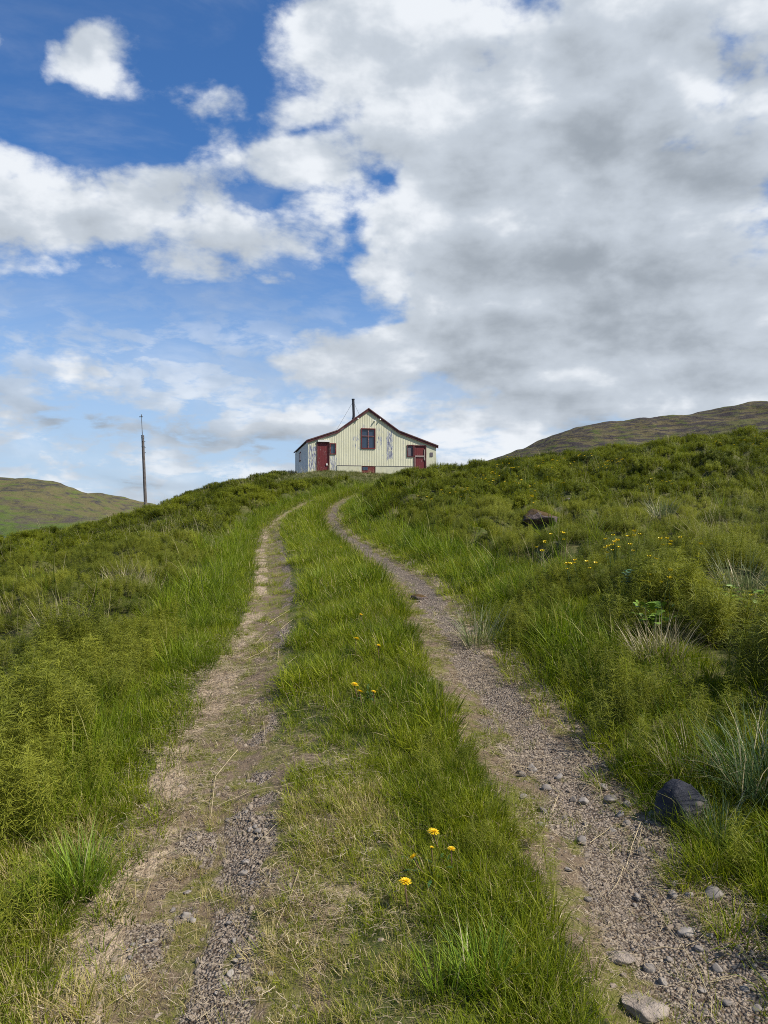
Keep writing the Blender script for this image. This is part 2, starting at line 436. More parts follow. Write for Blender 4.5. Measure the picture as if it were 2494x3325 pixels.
def masks(x, y):
    """how much gravel, straw and bare ground there is at a place of the track"""
    s = road_s(x, y)
    n1 = fbm(x * 2.2, y * 1.1, 21, 4) - .5; n2 = fbm(x * 3.5, y * 3.5, 31, 4) - .5
    wob = n1 * .30
    n3 = fbm(x * 5, y * 4, 41, 3)
    fade = sstep(y, 42, 32)
    near = sstep(y, 6.5, 3.0)
    gR = 1 - sstep(np.abs(s - (.84 + .10 * near) + wob * .6), .05 + .15 * near, .20 + .14 * near)
    gR = gR * (1 - .75 * sstep(n3, .45, .60) * (.3 + .7 * sstep(np.abs(s - .9), .04, .2)))
    gL = (1 - sstep(np.abs(s + .58 + .04 * near + wob * .8), .03 + .01 * near, .13 + .05 * near)) * (1 - .95 * sstep(n3, .43, .56))
    gL = np.maximum(gL, (1 - sstep(np.abs(s + .86 + wob), .06, .22)) * sstep(n2, -.01, .12) * near)
    sR = np.maximum((1 - sstep(np.abs(s - .56 - .03 * near + wob * .6), .02, .11)) * .42, (1 - sstep(np.abs(s - 1.12 + wob), .05, .2)) * .8) * sstep(n3, .33, .52)
    sL = (1 - sstep(np.abs(s + 1.0 + .09 * near + wob * .5), .07 + .03 * near, .22 + .03 * near)) * (.38 + .62 * sstep(n2, -.10, .10))
    sM = (1 - sstep(np.abs(s + .28 + wob), .1, .36)) * near * .42 * sstep(n3, .45, .6)
    grav = np.maximum(gR, gL * .95) * fade
    straw = np.clip(np.maximum(np.maximum(sR, sL), sM) - .75 * np.maximum(gR, gL), 0, 1) * fade
    bare = np.maximum(1 - sstep(np.abs(s - .88 + wob * .5), .27, .42), 1 - sstep(np.abs(s + .82 + .08 * near + wob * .5), .20 + .07 * near, .33 + .09 * near)) * fade
    bare = np.maximum(bare, np.maximum(sM, .8 * near * (1 - sstep(np.abs(s + .3), .2, .42)) * sstep(n1, -.10, .03)))
    return s, grav, straw, bare

def axis(parts):
    v = [parts[0][0]]
    for a, b, st in parts:
        n = max(1, int(round((b - a) / st)))
        v += list(np.linspace(a, b, n + 1)[1:])
    return np.array(v)
def geo_axis(a, b, n):
    return list(np.geomspace(a, b, n))

def build_ground():
    xp = axis([(0, 3.2, .045), (3.2, 8, .11), (8, 32, .24), (32, 70, 1.2)])
    xp = np.concatenate([xp, geo_axis(74, 9000, 26)])
    xs = np.concatenate([-xp[:0:-1], xp])
    ys = np.concatenate([-np.array(geo_axis(12, 9000, 18))[::-1], axis([(-10, .5, .5), (.5, 9, .045), (9, 20, .11), (20, 60, .22), (60, 110, 1.5)]), geo_axis(116, 9000, 26)])
    X, Y = np.meshgrid(xs, ys)
    Z = H(X, Y)
    nx, ny = len(xs), len(ys)
    V = np.stack([X.ravel(), Y.ravel(), Z.ravel()], 1)
    i = np.arange(nx * ny).reshape(ny, nx)
    Fq = np.stack([i[:-1, :-1].ravel(), i[:-1, 1:].ravel(), i[1:, 1:].ravel(), i[1:, :-1].ravel()], 1)
    me = bpy.data.meshes.new('ground')
    me.vertices.add(len(V)); me.vertices.foreach_set('co', V.ravel().astype(np.float32))
    me.loops.add(Fq.size); me.loops.foreach_set('vertex_index', Fq.ravel().astype(np.int32))
    me.polygons.add(len(Fq)); me.polygons.foreach_set('loop_start', np.arange(0, Fq.size, 4, dtype=np.int32))
    me.polygons.foreach_set('use_smooth', np.ones(len(Fq), bool))
    me.update(calc_edges=True); me.validate()
    s, gr, st, ba = masks(V[:, 0], V[:, 1])
    for nm, arr in (('gravel', gr), ('straw', st), ('bare', ba)):
        me.attributes.new(nm, 'FLOAT', 'POINT').data.foreach_set('value', arr.astype(np.float32))
    me.materials.append(ground_material())
    tag(add('ground', me), 'grassy hillside crossed by a two-rut farm track', kind='structure')
build_ground()

# ------------------------------------------------------------------ far hills and the lake
def hill_material(name, cols, scale, strat, rockc, rock_lo, rock_hi):
    m, g, b = material(name)
    geo = g.new('ShaderNodeNewGeometry'); pos = geo.outputs['Position']
    hz = g.new('ShaderNodeAttribute', attribute_name='up').outputs['Fac']
    st = g.vmath('MULTIPLY', pos, (scale, scale, scale * strat))
    n1 = g.noise(st, 1.0, 8, .62, .6); n2 = g.noise(pos, scale * 3.5, 8, .66, .3); n3 = g.noise(st, 3.0, 9, .7, .4)
    c = g.mix(g.step(g.math('ADD', hz, g.math('MULTIPLY', g.math('SUBTRACT', n1, .5), 1.1)), .28, .72), cols[0], cols[1])
    c = g.mix(g.step(n2, .45, .66), c, cols[2])
    c = g.mix(g.step(g.math('ADD', g.math('MULTIPLY', n1, .5), g.math('MULTIPLY', n3, .5)), .50, .62), c, cols[3])
    c = g.mix(g.step(g.math('ADD', n3, g.math('MULTIPLY', hz, .08)), rock_lo, rock_hi), c, rockc)
    g.l.new(c, b.inputs['Base Color']); b.inputs['Roughness'].default_value = .95; b.inputs['Specular IOR Level'].default_value = .1
    bp = g.new('ShaderNodeBump', {'Height': g.math('ADD', n3, n2), 'Strength': .9, 'Distance': .9 / scale * .09})
    g.l.new(bp.outputs[0], b.inputs['Normal'])
    return m

def ridge(name, prof, d_base, d_top, z_base, mat, depth_back, nU, nV, rough, terr, label):
    """a long hillside that climbs from d_base to a skyline at d_top whose height is read along prof (column, row)"""
    prof = np.array(prof, float)
    t = np.linspace(prof[0, 0], prof[-1, 0], nU)
    row = np.interp(t, prof[:, 0], prof[:, 1]) - 9 * (fbm(t / 45, t * 0, 77, 4) - .5)
    ztop = EYE + (HY - row) / F * d_top
    V = []; up = []
    vs = np.concatenate([np.linspace(0, 1, nV), 1 + np.linspace(.05, 1, nV // 4)])
    for v in vs:
        d = d_base + (d_top - d_base) * v if v <= 1 else d_top + depth_back * (v - 1)
        x = (t - CX) / F * (d_top * .65 + d * .35)
        if v <= 1:
            q = v ** 1.15; q = q - terr * np.sin(q * 6 * math.pi + 4 * fbm(t / 400, np.full_like(t, v * 1.0), 5, 3)) / (6 * math.pi)
            z = z_base + (ztop - z_base) * q
        else:
            z = z_base + (ztop - z_base) * (1 - .75 * (v - 1) ** 1.3 - .04 * (v > 1))
        amp = rough * np.sin(np.clip(v, 0, 1) * math.pi) + rough * .22
        z = z + amp * (fbm(x / rough / 9, np.full_like(x, d / rough / 9), 9, 5) - .5) * 2
        V.append(np.stack([x, np.full_like(x, d), z], 1)); up.append(np.full(nU, min(v, 1)))
    V = np.concatenate(V); up = np.concatenate(up)
    i = np.arange(len(V)).reshape(len(vs), nU)
    Fq = np.stack([i[:-1, :-1].ravel(), i[:-1, 1:].ravel(), i[1:, 1:].ravel(), i[1:, :-1].ravel()], 1)
    me = mesh_from(name, V, Fq, (mat,), True)
    me.attributes.new('up', 'FLOAT', 'POINT').data.foreach_set('value', up.astype(np.float32))
    return tag(add(name, me), label, kind='structure')

M_HILL_A = hill_material('heath_hillside', ((.070, .105, .022), (.112, .098, .048), (.085, .110, .028), (.076, .066, .050)), .0045, 2.4, (.046, .042, .044), .56, .74)
M_HILL_B = hill_material('rocky_hillside', ((.085, .098, .026), (.105, .088, .045), (.062, .082, .020), (.19, .155, .085)), .030, 6.0, (.046, .039, .038), .52, .61)
ridge('hill', [(-2600, 1500), (-1200, 1490), (-400, 1528), (0, 1547), (100, 1550), (180, 1563), (250, 1588), (330, 1614), (400, 1640), (470, 1668), (640, 1700), (900, 1735)],
      2500, 3500, -40, M_HILL_A, 1500, 260, 80, 22, .25, 'heath hillside across the lake, green below and brown above')
ridge('hill', [(-200, 1600), (200, 1602), (330, 1603), (400, 1613), (470, 1628), (560, 1650), (800, 1690), (1400, 1710)],
      4600, 5600, -40, M_HILL_A, 1500, 160, 40, 25, .2, 'farther low ridge behind the heath hillside')
ridge('mountain', [(1380, 1600), (1440, 1535), (1560, 1498), (1640, 1470), (1700, 1444), (1745, 1418), (1800, 1396), (1860, 1382), (1919, 1372), (2000, 1360), (2120, 1343), (2230, 1334), (2300, 1318), (2400, 1306), (2480, 1308), (2560, 1300), (3000, 1240), (3800, 1180), (5200, 1150)],
      150, 520, 6, M_HILL_B, 500, 420, 150, 6.5, .9, 'rocky brown and green hillside rising behind the meadow')

def build_lake():
    m, g, b = material('lake_water')
    b.inputs['Base Color'].default_value = (.03, .05, .07, 1); b.inputs['Roughness'].default_value = .18
    pos = g.new('ShaderNodeNewGeometry').outputs['Position']
    bp = g.new('ShaderNodeBump', {'Height': g.noise(pos, .25, 5, .6), 'Strength': .4, 'Distance': .6}); g.l.new(bp.outputs[0], b.inputs['Normal'])
    vs = []; fs = []
    xs = np.linspace(-6000, 2500, 18); ys = np.linspace(500, 5200, 12)
    for yy in ys:
        for xx in xs: vs.append((xx, yy, -40))
    for j in range(len(ys) - 1):
        for i in range(len(xs) - 1):
            a = j * len(xs) + i; fs.append((a, a + 1, a + 1 + len(xs), a + len(xs)))
    tag(add('lake', mesh_from('lake', vs, fs, (m,))), 'strip of grey lake water below the far hill', kind='structure')
build_lake()

# ------------------------------------------------------------------ the farmhouse
A_YAW = R(12)
HU = Vector((math.cos(A_YAW), math.sin(A_YAW), 0)); HN = Vector((math.sin(A_YAW), -math.cos(A_YAW), 0))   # along the front, and out of it
H0 = Vector(((1000 - CX) / F * 49.0, 49.0, 0))
def fac(cx, cy):
    """place on the front wall (metres along it, metres up) of a point in the close view of the house"""
    px = 900 + cx * 580 / 1659; py = 1250 + cy * 350 / 1001
    r = Vector(((px - CX) / F, 1, (HY - py) / F))
    t = (H0.x * HU.y - H0.y * HU.x) / (r.x * HU.y - r.y * HU.x)
    p = r * t
    return (p - H0).dot(HU), EYE + p.z
def fv(u, z, out=0.0):          # local house coordinates: x along the front, y into the house, z up
    return (u, -out, z)

def box_bm(bm, x0, x1, y0, y1, z0, z1, bev=0.0):
    vs = [bm.verts.new(p) for p in ((x0, y0, z0), (x1, y0, z0), (x1, y1, z0), (x0, y1, z0), (x0, y0, z1), (x1, y0, z1), (x1, y1, z1), (x0, y1, z1))]
    fs = [bm.faces.new([vs[k] for k in q]) for q in ((0, 1, 5, 4), (1, 2, 6, 5), (2, 3, 7, 6), (3, 0, 4, 7), (4, 5, 6, 7), (3, 2, 1, 0))]
    if bev:
        bmesh.ops.bevel(bm, geom=list({e for f in fs for e in f.edges}), offset=bev, segments=1, affect='EDGES')
def tube_bm(bm, pts, rads, n=8, cap=True):
    pts = [Vector(p) for p in pts]; rings = []
    if not isinstance(rads, (list, tuple)): rads = [rads] * len(pts)
    for i, p in enumerate(pts):
        d = (pts[min(i + 1, len(pts) - 1)] - pts[max(i - 1, 0)]).normalized()
        a = d.orthogonal().normalized() if i == 0 else (a - d * a.dot(d)).normalized()
        b = d.cross(a)
        rings.append([bm.verts.new(p + (a * math.cos(2 * math.pi * k / n) + b * math.sin(2 * math.pi * k / n)) * rads[i]) for k in range(n)])
    for i in range(len(rings) - 1):
        for k in range(n):
            bm.faces.new((rings[i][k], rings[i][(k + 1) % n], rings[i + 1][(k + 1) % n], rings[i + 1][k]))
    if cap:
        bm.faces.new(rings[0][::-1]); bm.faces.new(rings[-1])
def done(bm, name, mats, parent=None, loc=(0, 0, 0), smooth=False):
    bmesh.ops.recalc_face_normals(bm, faces=bm.faces)
    me = bpy.data.meshes.new(name); bm.to_mesh(me); bm.free()
    for m in (mats if isinstance(mats, (list, tuple)) else (mats,)): me.materials.append(m)
    if smooth: me.polygons.foreach_set('use_smooth', [True] * len(me.polygons))
    return add(name, me, parent, loc)
def boxes(name, lst, mat, parent, bev=0.0):
    bm = bmesh.new()
    for q in lst: box_bm(bm, *q, bev=bev)
    return done(bm, name, mat, parent)

def cladding_material():
    m, g, b = material('peeling_cream_cladding')
    pos = g.new('ShaderNodeTexCoord').outputs['Object']
    wear = g.new('ShaderNodeAttribute', attribute_name='wear').outputs['Fac']
    n = g.noise(g.vmath('MULTIPLY', pos, (7.0, 1, 1.7)), 1.7, 9, .74)
    n2 = g.noise(pos, .9, 5, .6); n3 = g.noise(g.vmath('MULTIPLY', pos, (6.0, 1, .35)), 1.2, 6, .65)
    c = g.mix(g.step(n2, .3, .7), (.535, .52, .365), (.62, .605, .44))
    c = g.mix(g.step(n3, .45, .8), c, (.48, .47, .36))
    peel = g.math('ADD', n, g.math('MULTIPLY', g.math('SUBTRACT', wear, .12), .17))
    c = g.mix(g.step(peel, .60, .64), c, (.33, .35, .40))
    c = g.mix(g.step(peel, .66, .70), c, (.12, .12, .18))
    c = g.mix(g.math('MULTIPLY', g.step(n3, .66, .78), .5), c, (.20, .12, .07))
    g.l.new(c, b.inputs['Base Color']); b.inputs['Roughness'].default_value = .65; b.inputs['Specular IOR Level'].default_value = .3
    return m
def door_material():
    m, g, b = material('flaking_red_door')
    pos = g.new('ShaderNodeTexCoord').outputs['Object']
    n = g.noise(g.vmath('MULTIPLY', pos, (8.0, 8, 2.0)), 1.8, 8, .7); n2 = g.noise(pos, 2.0, 5, .6)
    c = g.mix(n2, (.085, .005, .007), (.155, .011, .014))
    c = g.mix(g.step(n, .60, .66), c, (.27, .21, .20))
    g.l.new(c, b.inputs['Base Color']); b.inputs['Roughness'].default_value = .6
    return m
def glass_material():
    m, g, b = material('window_glass')
    b.inputs['Base Color'].default_value = (.028, .048, .085, 1); b.inputs['Roughness'].default_value = .08; b.inputs['Specular IOR Level'].default_value = .6
    return m

def build_house():
    M_CLAD = cladding_material(); M_DOOR = door_material(); M_GLASS = glass_material()
    M_TRIM = plain('maroon_trim', (.075, .013, .016), .6, .35, 3, dirt=(.16, .11, .10)); M_RED = plain('red_frame_paint', (.125, .014, .016), .55, .3, 4, dirt=(.20, .13, .11))
    M_ROOF = plain('rusted_roof_sheet', (.10, .045, .040), .7, .4, 1.5, dirt=(.15, .09, .07))
    M_PLAS = plain('grey_white_side_wall', (.72, .70, .66), .85, .06, 1.2, bump=.2, dirt=(.62, .60, .56))
    M_CONC = plain('cream_concrete', (.53, .52, .38), .85, .10, 1.6, bump=.3, dirt=(.42, .41, .32))
    M_PLANK = plain('grey_plank', (.27, .22, .20), .8, .3, 6); M_BOARD = plain('grey_board', (.13, .11, .13), .8, .2, 4)
    M_WHITE = plain('white_paint', (.66, .66, .62), .6, .1, 5); M_DARK = plain('dark_steel', (.035, .036, .042), .55, .35, 6, metal=.3); M_BLACK = plain('inside_dark', (.012, .012, .014), .9)
    M_BAR = plain('flaking_bar_paint', (.24, .09, .085), .6, .4, 9, dirt=(.42, .36, .34))
    M_WIRE = plain('grey_wire', (.12, .12, .12), .5)
    Z0 = 4.1
    root = empty('farmhouse', (H0.x, H0.y, 0), A_YAW)
    tag(root, 'cream corrugated farmhouse with a maroon roof edge on the hilltop', 'house')
    eL = fac(285, 524); kL = fac(560, 436); pk = fac(848, 232); kR = fac(1130, 440); eR = fac(1487, 577)
    eL = (0.0, eL[1]); W = fac(1478, 580)[0]
    top = [eL, kL, pk, kR, eR]
    tu = np.array([p[0] for p in top]); tz = np.array([p[1] for p in top])
    roof = lambda u: float(np.interp(u, tu, tz))
    zp = fac(700, 750)[1]                                    # top of the concrete base
    uP0 = fac(555, 750)[0]; uP1 = fac(1266, 750)[0]
    def rect(x0, y0, x1, y1):
        (a, zt) = fac(x0, (y0 + y1) / 2)[0], fac((x0 + x1) / 2, y0)[1]
        (c, zb) = fac(x1, (y0 + y1) / 2)[0], fac((x0 + x1) / 2, y1)[1]
        return a, c, zb, zt
    dL = rect(366, 530, 487, 806); wS = rect(490, 541, 547, 645); wC = rect(779, 403, 913, 593); hC = rect(783, 753, 913, 828)
    bR = rect(1206, 556, 1266, 669); dR = rect(1268, 560, 1385, 810); vent = rect(1423, 630, 1443, 662)
    dL = (dL[0], dL[1], Z0, dL[3]); dR = (dR[0], dR[1], Z0, dR[3]); hC = (hC[0], hC[1], Z0, hC[3])
    holes = [dL, wS, wC, hC, bR, dR]
    DEEP = 8.6
    # corrugated front: real waves, cut round the openings
    zones = [(rect(290, 560, 362, 800), 1.0), (rect(490, 650, 552, 830), .9), (rect(1015, 430, 1075, 690), 1.0), (rect(928, 470, 978, 590), .8), (rect(925, 400, 990, 460), .5), (rect(700, 452, 770, 600), .55), (rect(930, 620, 1000, 740), .35), (rect(1150, 480, 1190, 740), .4), (rect(770, 370, 830, 402), .6), (rect(585, 505, 615, 530), .5)]
    pitch = .114; us = list(np.arange(0, dR[1] + .02, pitch / 6))
    for h in holes: us += [h[0], h[1]]
    us = np.unique(np.round(sorted(us), 4)); us = us[(us >= 0) & (us <= dR[1] + .001)]
    V = []; Fq = []; wear = []
    wave = lambda u: .0045 * math.sin(2 * math.pi * u / pitch)
    for a, c in zip(us[:-1], us[1:]):
        m = (a + c) / 2
        lo = zp if (uP0 < m < uP1) else Z0
        segs = [(lo, None)]
        cuts = sorted((h[2], h[3]) for h in holes if h[0] < m < h[1])
        z = lo; spans = []
        for zb, zt in cuts:
            if zb > z: spans.append((z, zb, False))
            z = max(z, zt)
        spans.append((z, None, True))
        for z0, z1, last in spans:
            ta, tb = (roof(a), roof(c)) if last else (z1, z1)
            n = max(1, int((max(ta, tb) - z0) / .16))
            base = len(V)
            for k in range(n + 1):
                f = k / n
                for u, t in ((a, ta), (c, tb)):
                    zz = z0 + (t - z0) * f
                    V.append((u, -wave(u), zz))
                    wv = .12
                    for (x0, x1, zb, zt), wgt in zones:
                        e = min(u - x0, x1 - u, zz - zb, zt - zz)
                        wv = max(wv, wgt * min(1, max(0, e / .06 + .5)))
                    wear.append(wv)
            for k in range(n):
                i = base + 2 * k; Fq.append((i, i + 1, i + 3, i + 2))
    me = mesh_from('front_wall', V, Fq, (M_CLAD,), True)
    me.attributes.new('wear', 'FLOAT', 'POINT').data.foreach_set('value', np.array(wear, np.float32))
    fw = add('front_wall', me, root); fw['label'] = 'peeling cream corrugated gable wall'
    # concrete base below the cladding, and the flat panel right of the far door
    bm = bmesh.new()
    box_bm(bm, uP0, hC[0], -.03, .25, Z0, zp - .004); box_bm(bm, hC[1], uP1, -.03, .25, Z0, zp - .004)
    done(bm, 'base_wall', M_CONC, root)
    boxes('drip_board', [(uP0, hC[0], -.045, -.012, zp - .004, zp + .02), (hC[1], uP1, -.045, -.012, zp - .004, zp + .02)], M_BOARD, root)
    bm = bmesh.new(); W1 = W
    uD = dR[1] + .002
    vs = [bm.verts.new(p) for p in ((uD, -.005, Z0), (W1, -.005, Z0), (W1 + .01, -.005, 5.9), (W1 - .03, -.005, 6.3), (W1, -.005, roof(W1) - .01), (uD, -.005, roof(uD) - .01))]
    f0 = bm.faces.new(vs); r = bmesh.ops.extrude_face_region(bm, geom=[f0]); bmesh.ops.translate(bm, verts=[v for v in r['geom'] if isinstance(v, bmesh.types.BMVert)], vec=(0, .22, 0))
    done(bm, 'end_panel', M_CONC, root)['label'] = 'flat cream panel with a small square vent'
    boxes('vent_opening', [(vent[0] - .02, vent[1] + .02, -.035, -.006, vent[2] - .02, vent[3] + .02)], M_BOARD, root)
    # other walls
    for nm, u, t, mt in (('side_wall', 0.0, .2, M_PLAS), ('far_side_wall', W - .2, .2, M_PLAS)):
        x0 = u + (.004 if nm == 'side_wall' else 0); zt = roof(0.0) if nm == 'side_wall' else roof(W) - .03
        w = boxes(nm, [(x0, x0 + t - .03, .03 if nm == 'side_wall' else .22, DEEP, Z0 - .6, zt)], mt, root)
        if nm == 'side_wall': w['label'] = 'smooth grey white side wall'
    bm = bmesh.new()
    vs = [bm.verts.new(p) for p in [(0.01, DEEP + .01, Z0 - .6)] + [(max(u, .01) if u < W else W - .01, DEEP + .01, roof(u) - .02) for u in tu] + [(W - .01, DEEP + .01, Z0 - .6)]]
    bm.faces.new(vs[::-1]); done(bm, 'back_wall', M_PLAS, root)
    # the dark behind the openings is a black sheet, added below
    # roof of four slopes with a little overhang
    ou = [eL[0] - .10, kL[0], pk[0], kR[0], W + .12]
    oz = [eL[1] - .035, kL[1], pk[1], kR[1], roof(W) - .04]
    bm = bmesh.new(); rows = []
    for y in (-.12, DEEP + .15):
        for dz in (.06, .125):
            rows.append([bm.verts.new((u, y, z + dz)) for u, z in zip(ou, oz)])
    fb, ft, bb, bt = rows
    for k in range(4):
        bm.faces.new((ft[k], ft[k + 1], bt[k + 1], bt[k])); bm.faces.new((fb[k + 1], fb[k], bb[k], bb[k + 1]))
        bm.faces.new((fb[k], fb[k + 1], ft[k + 1], ft[k])); bm.faces.new((bb[k + 1], bb[k], bt[k], bt[k + 1]))
    bm.faces.new((fb[0], ft[0], bt[0], bb[0])); bm.faces.new((ft[4], fb[4], bb[4], bt[4]))
    roof_o = done(bm, 'roof', M_ROOF, root)
    bm = bmesh.new()                                     # maroon board under the roof edge
    a = [bm.verts.new((u, -.085, z - .075)) for u, z in zip(ou, oz)]; b = [bm.verts.new((u, -.085, z + .055)) for u, z in zip(ou, oz)]
    c = [bm.verts.new((u, -.03, z - .075)) for u, z in zip(ou, oz)]; d = [bm.verts.new((u, -.03, z + .055)) for u, z in zip(ou, oz)]
    for k in range(4):
        bm.faces.new((a[k], a[k + 1], b[k + 1], b[k])); bm.faces.new((c[k + 1], c[k], d[k], d[k + 1])); bm.faces.new((a[k + 1], a[k], c[k], c[k + 1])); bm.faces.new((b[k], b[k + 1], d[k + 1], d[k]))
    bm.faces.new((a[0], b[0], d[0], c[0])); bm.faces.new((b[4], a[4], c[4], d[4]))
    done(bm, 'bargeboard', M_TRIM, root)
    # stovepipe with its two guy wires
    cb = fac(745, 290); ct = fac(738, 137); yb = 1.6
    sc = 1 + yb / 49.0
    zb = float(np.interp(cb[0] + .05, ou, oz)) + .02
    ct = (ct[0] + .05, EYE + (ct[1] - EYE) * sc); cbx = cb[0] + .05
    bm = bmesh.new(); tube_bm(bm, [(cbx, yb, zb), (ct[0], yb, ct[1])], .085, 14); tube_bm(bm, [(ct[0], yb, ct[1] - .005), (ct[0], yb, ct[1] + .05)], .105, 14)
    tube_bm(bm, [(cbx, yb, zb + .02), (cbx, yb, zb + .22)], [.15, .10], 14)
    ch = done(bm, 'chimney', M_DARK, roof_o, smooth=False); ch['label'] = 'thin dark stovepipe with guy wires'
    for gx, gy, y2 in ((585, 376, 1.9), (812, 236, 1.9), (775, 262, 3.2)):
        q = fac(gx, gy); bm = bmesh.new()
        tube_bm(bm, [(ct[0], yb, ct[1] - .12), (q[0], y2, float(np.interp(q[0], ou, oz)) + .13)], .008, 5)
        done(bm, 'guy_wire', M_WIRE, root)
    # windows and doors
    def window(r, nx, rows_at, frame_m, glass_m, fw=.075, name='window', depth=.05):
        a, c, zb, zt = r
        L = [(a, a + fw, -.05, .06, zb, zt), (c - fw, c, -.05, .06, zb, zt), (a + fw, c - fw, -.05, .06, zt - fw, zt), (a + fw, c - fw, -.05, .06, zb, zb + fw)]
        o = boxes(name, [(a + fw * .6, c - fw * .6, .02, .05, zb + fw * .6, zt - fw * .6)], glass_m, root)
        boxes('window_frame', L, frame_m, o)
        bars = []
        for k in range(1, nx):
            u = a + (c - a) * k / nx; bars.append((u - .022, u + .022, -.03, .018, zb + fw, zt - fw))
        for f in rows_at:
            z = zb + (zt - zb) * f
            e = [a + fw] + [a + (c - a) * k / nx for k in range(1, nx)] + [c - fw]
            for q0, q1 in zip(e[:-1], e[1:]):
                bars.append((q0 + (.024 if q0 != a + fw else 0), q1 - (.024 if q1 != c - fw else 0), -.03, .018, z - .02, z + .02))
        if bars: boxes('glazing_bar', bars, M_BAR if nx > 1 else frame_m, o)
        return o
    window(wC, 2, (.62,), M_RED, M_GLASS, .062)['label'] = 'four pane red framed gable window'
    window(wS, 1, (), M_RED, M_GLASS, .06)['label'] = 'narrow single pane window beside the left door'
    o = window(bR, 1, (), M_TRIM, M_BOARD, .05); o['label'] = 'boarded window beside the right door'
    for r, nm in ((dL, 'plain red door under a white lintel'), (dR, 'braced red plank door')):
        a, c, zb, zt = r
        n = 5; bw = (c - a - .12) / n
        d = boxes('door', [(a + .06 + k * bw + .004, a + .06 + (k + 1) * bw - .004, .02, .06, zb, zt - .06) for k in range(n)], M_DOOR, root)
        d['label'] = nm
        boxes('door_frame', [(a, a + .06, -.03, .12, zb, zt), (c - .06, c, -.03, .12, zb, zt), (a + .06, c - .06, -.03, .12, zt - .06, zt)], M_TRIM, d)
        if r is dL:
            q = fac(462, 738); boxes('door_handle', [(q[0] - .05, q[0] + .04, -.03, .018, q[1] - .07, q[1] + .06)], M_WHITE, d, .01)
            l = rect(378, 514, 487, 530); boxes('lintel', [(l[0], l[1], -.10, -.016, l[2] + .006, l[3])], M_WHITE, root)
        else:
            l = rect(1282, 655, 1362, 670); boxes('door_brace', [(l[0], l[1], -.02, .018, l[2], l[3])], M_PLANK, d)
            l = rect(1364, 600, 1373, 700); boxes('door_brace', [(l[0], l[1], -.02, .018, l[2], l[3])], M_PLANK, d)
            l = rect(1277, 670, 1284, 760); boxes('door_brace', [(l[0], l[1], -.02, .018, l[2], l[3])], M_PLANK, d)
    a, c, zb, zt = hC
    h = boxes('cellar_hatch', [(a + .03, c - .03, .0, .05, zb, zt - .03)], M_DOOR, root)
    boxes('window_pane', [(a + .07, a + (c - a) * .45, -.012, -.003, zt - .27, zt - .07)], M_GLASS, h)
    boxes('hatch_frame', [(a, a + .03, -.02, .1, zb, zt), (c - .03, c, -.02, .1, zb, zt), (a + .03, c - .03, -.02, .1, zt - .03, zt)], M_TRIM, h)
    for gx, gy in ((905, 336), (955, 322), (748, 312)):
        q = fac(gx, gy); bm = bmesh.new(); tube_bm(bm, [(q[0], -.01, q[1]), (q[0], -.10, q[1]), (q[0], -.14, q[1] - .05)], [.05, .045, .03], 8)
        done(bm, 'insulator', M_WHITE, root)
    # small red window in the grey side wall
    ys, zs = [], []
    for gx, gy in ((222, 622), (207, 632), (222, 702), (207, 710)):
        px = 900 + gx * 580 / 1659; py = 1250 + gy * 350 / 1001
        r = Vector(((px - CX) / F, 1, (HY - py) / F)); dv = -HN
        t = (H0.x * dv.y - H0.y * dv.x) / (r.x * dv.y - r.y * dv.x); p = r * t
        ys.append((p - H0).dot(dv)); zs.append(EYE + p.z)
    y0, y1, zb, zt = min(ys), max(ys), min(zs), max(zs)
    y1 = max(y1, y0 + .55)
    o = boxes('window', [(-.012, .002, y0 + .05, y1 - .05, zb + .05, zt - .05)], M_GLASS, root); o['label'] = 'small red framed window in the side wall'
    boxes('window_frame', [(-.04, .003, y0, y0 + .05, zb, zt), (-.04, .003, y1 - .05, y1, zb, zt), (-.04, .003, y0 + .05, y1 - .05, zt - .05, zt), (-.04, .003, y0 + .05, y1 - .05, zb, zb + .05)], M_RED, o)
    # added black sheet for the unlit inside, so that nothing shows through the gaps round the doors
    boxes('inner_dark_sheet', [(.25, W - .3, .3, .34, Z0, min(roof(.3), roof(W - .4)) - .1)], M_BLACK, root)
build_house()

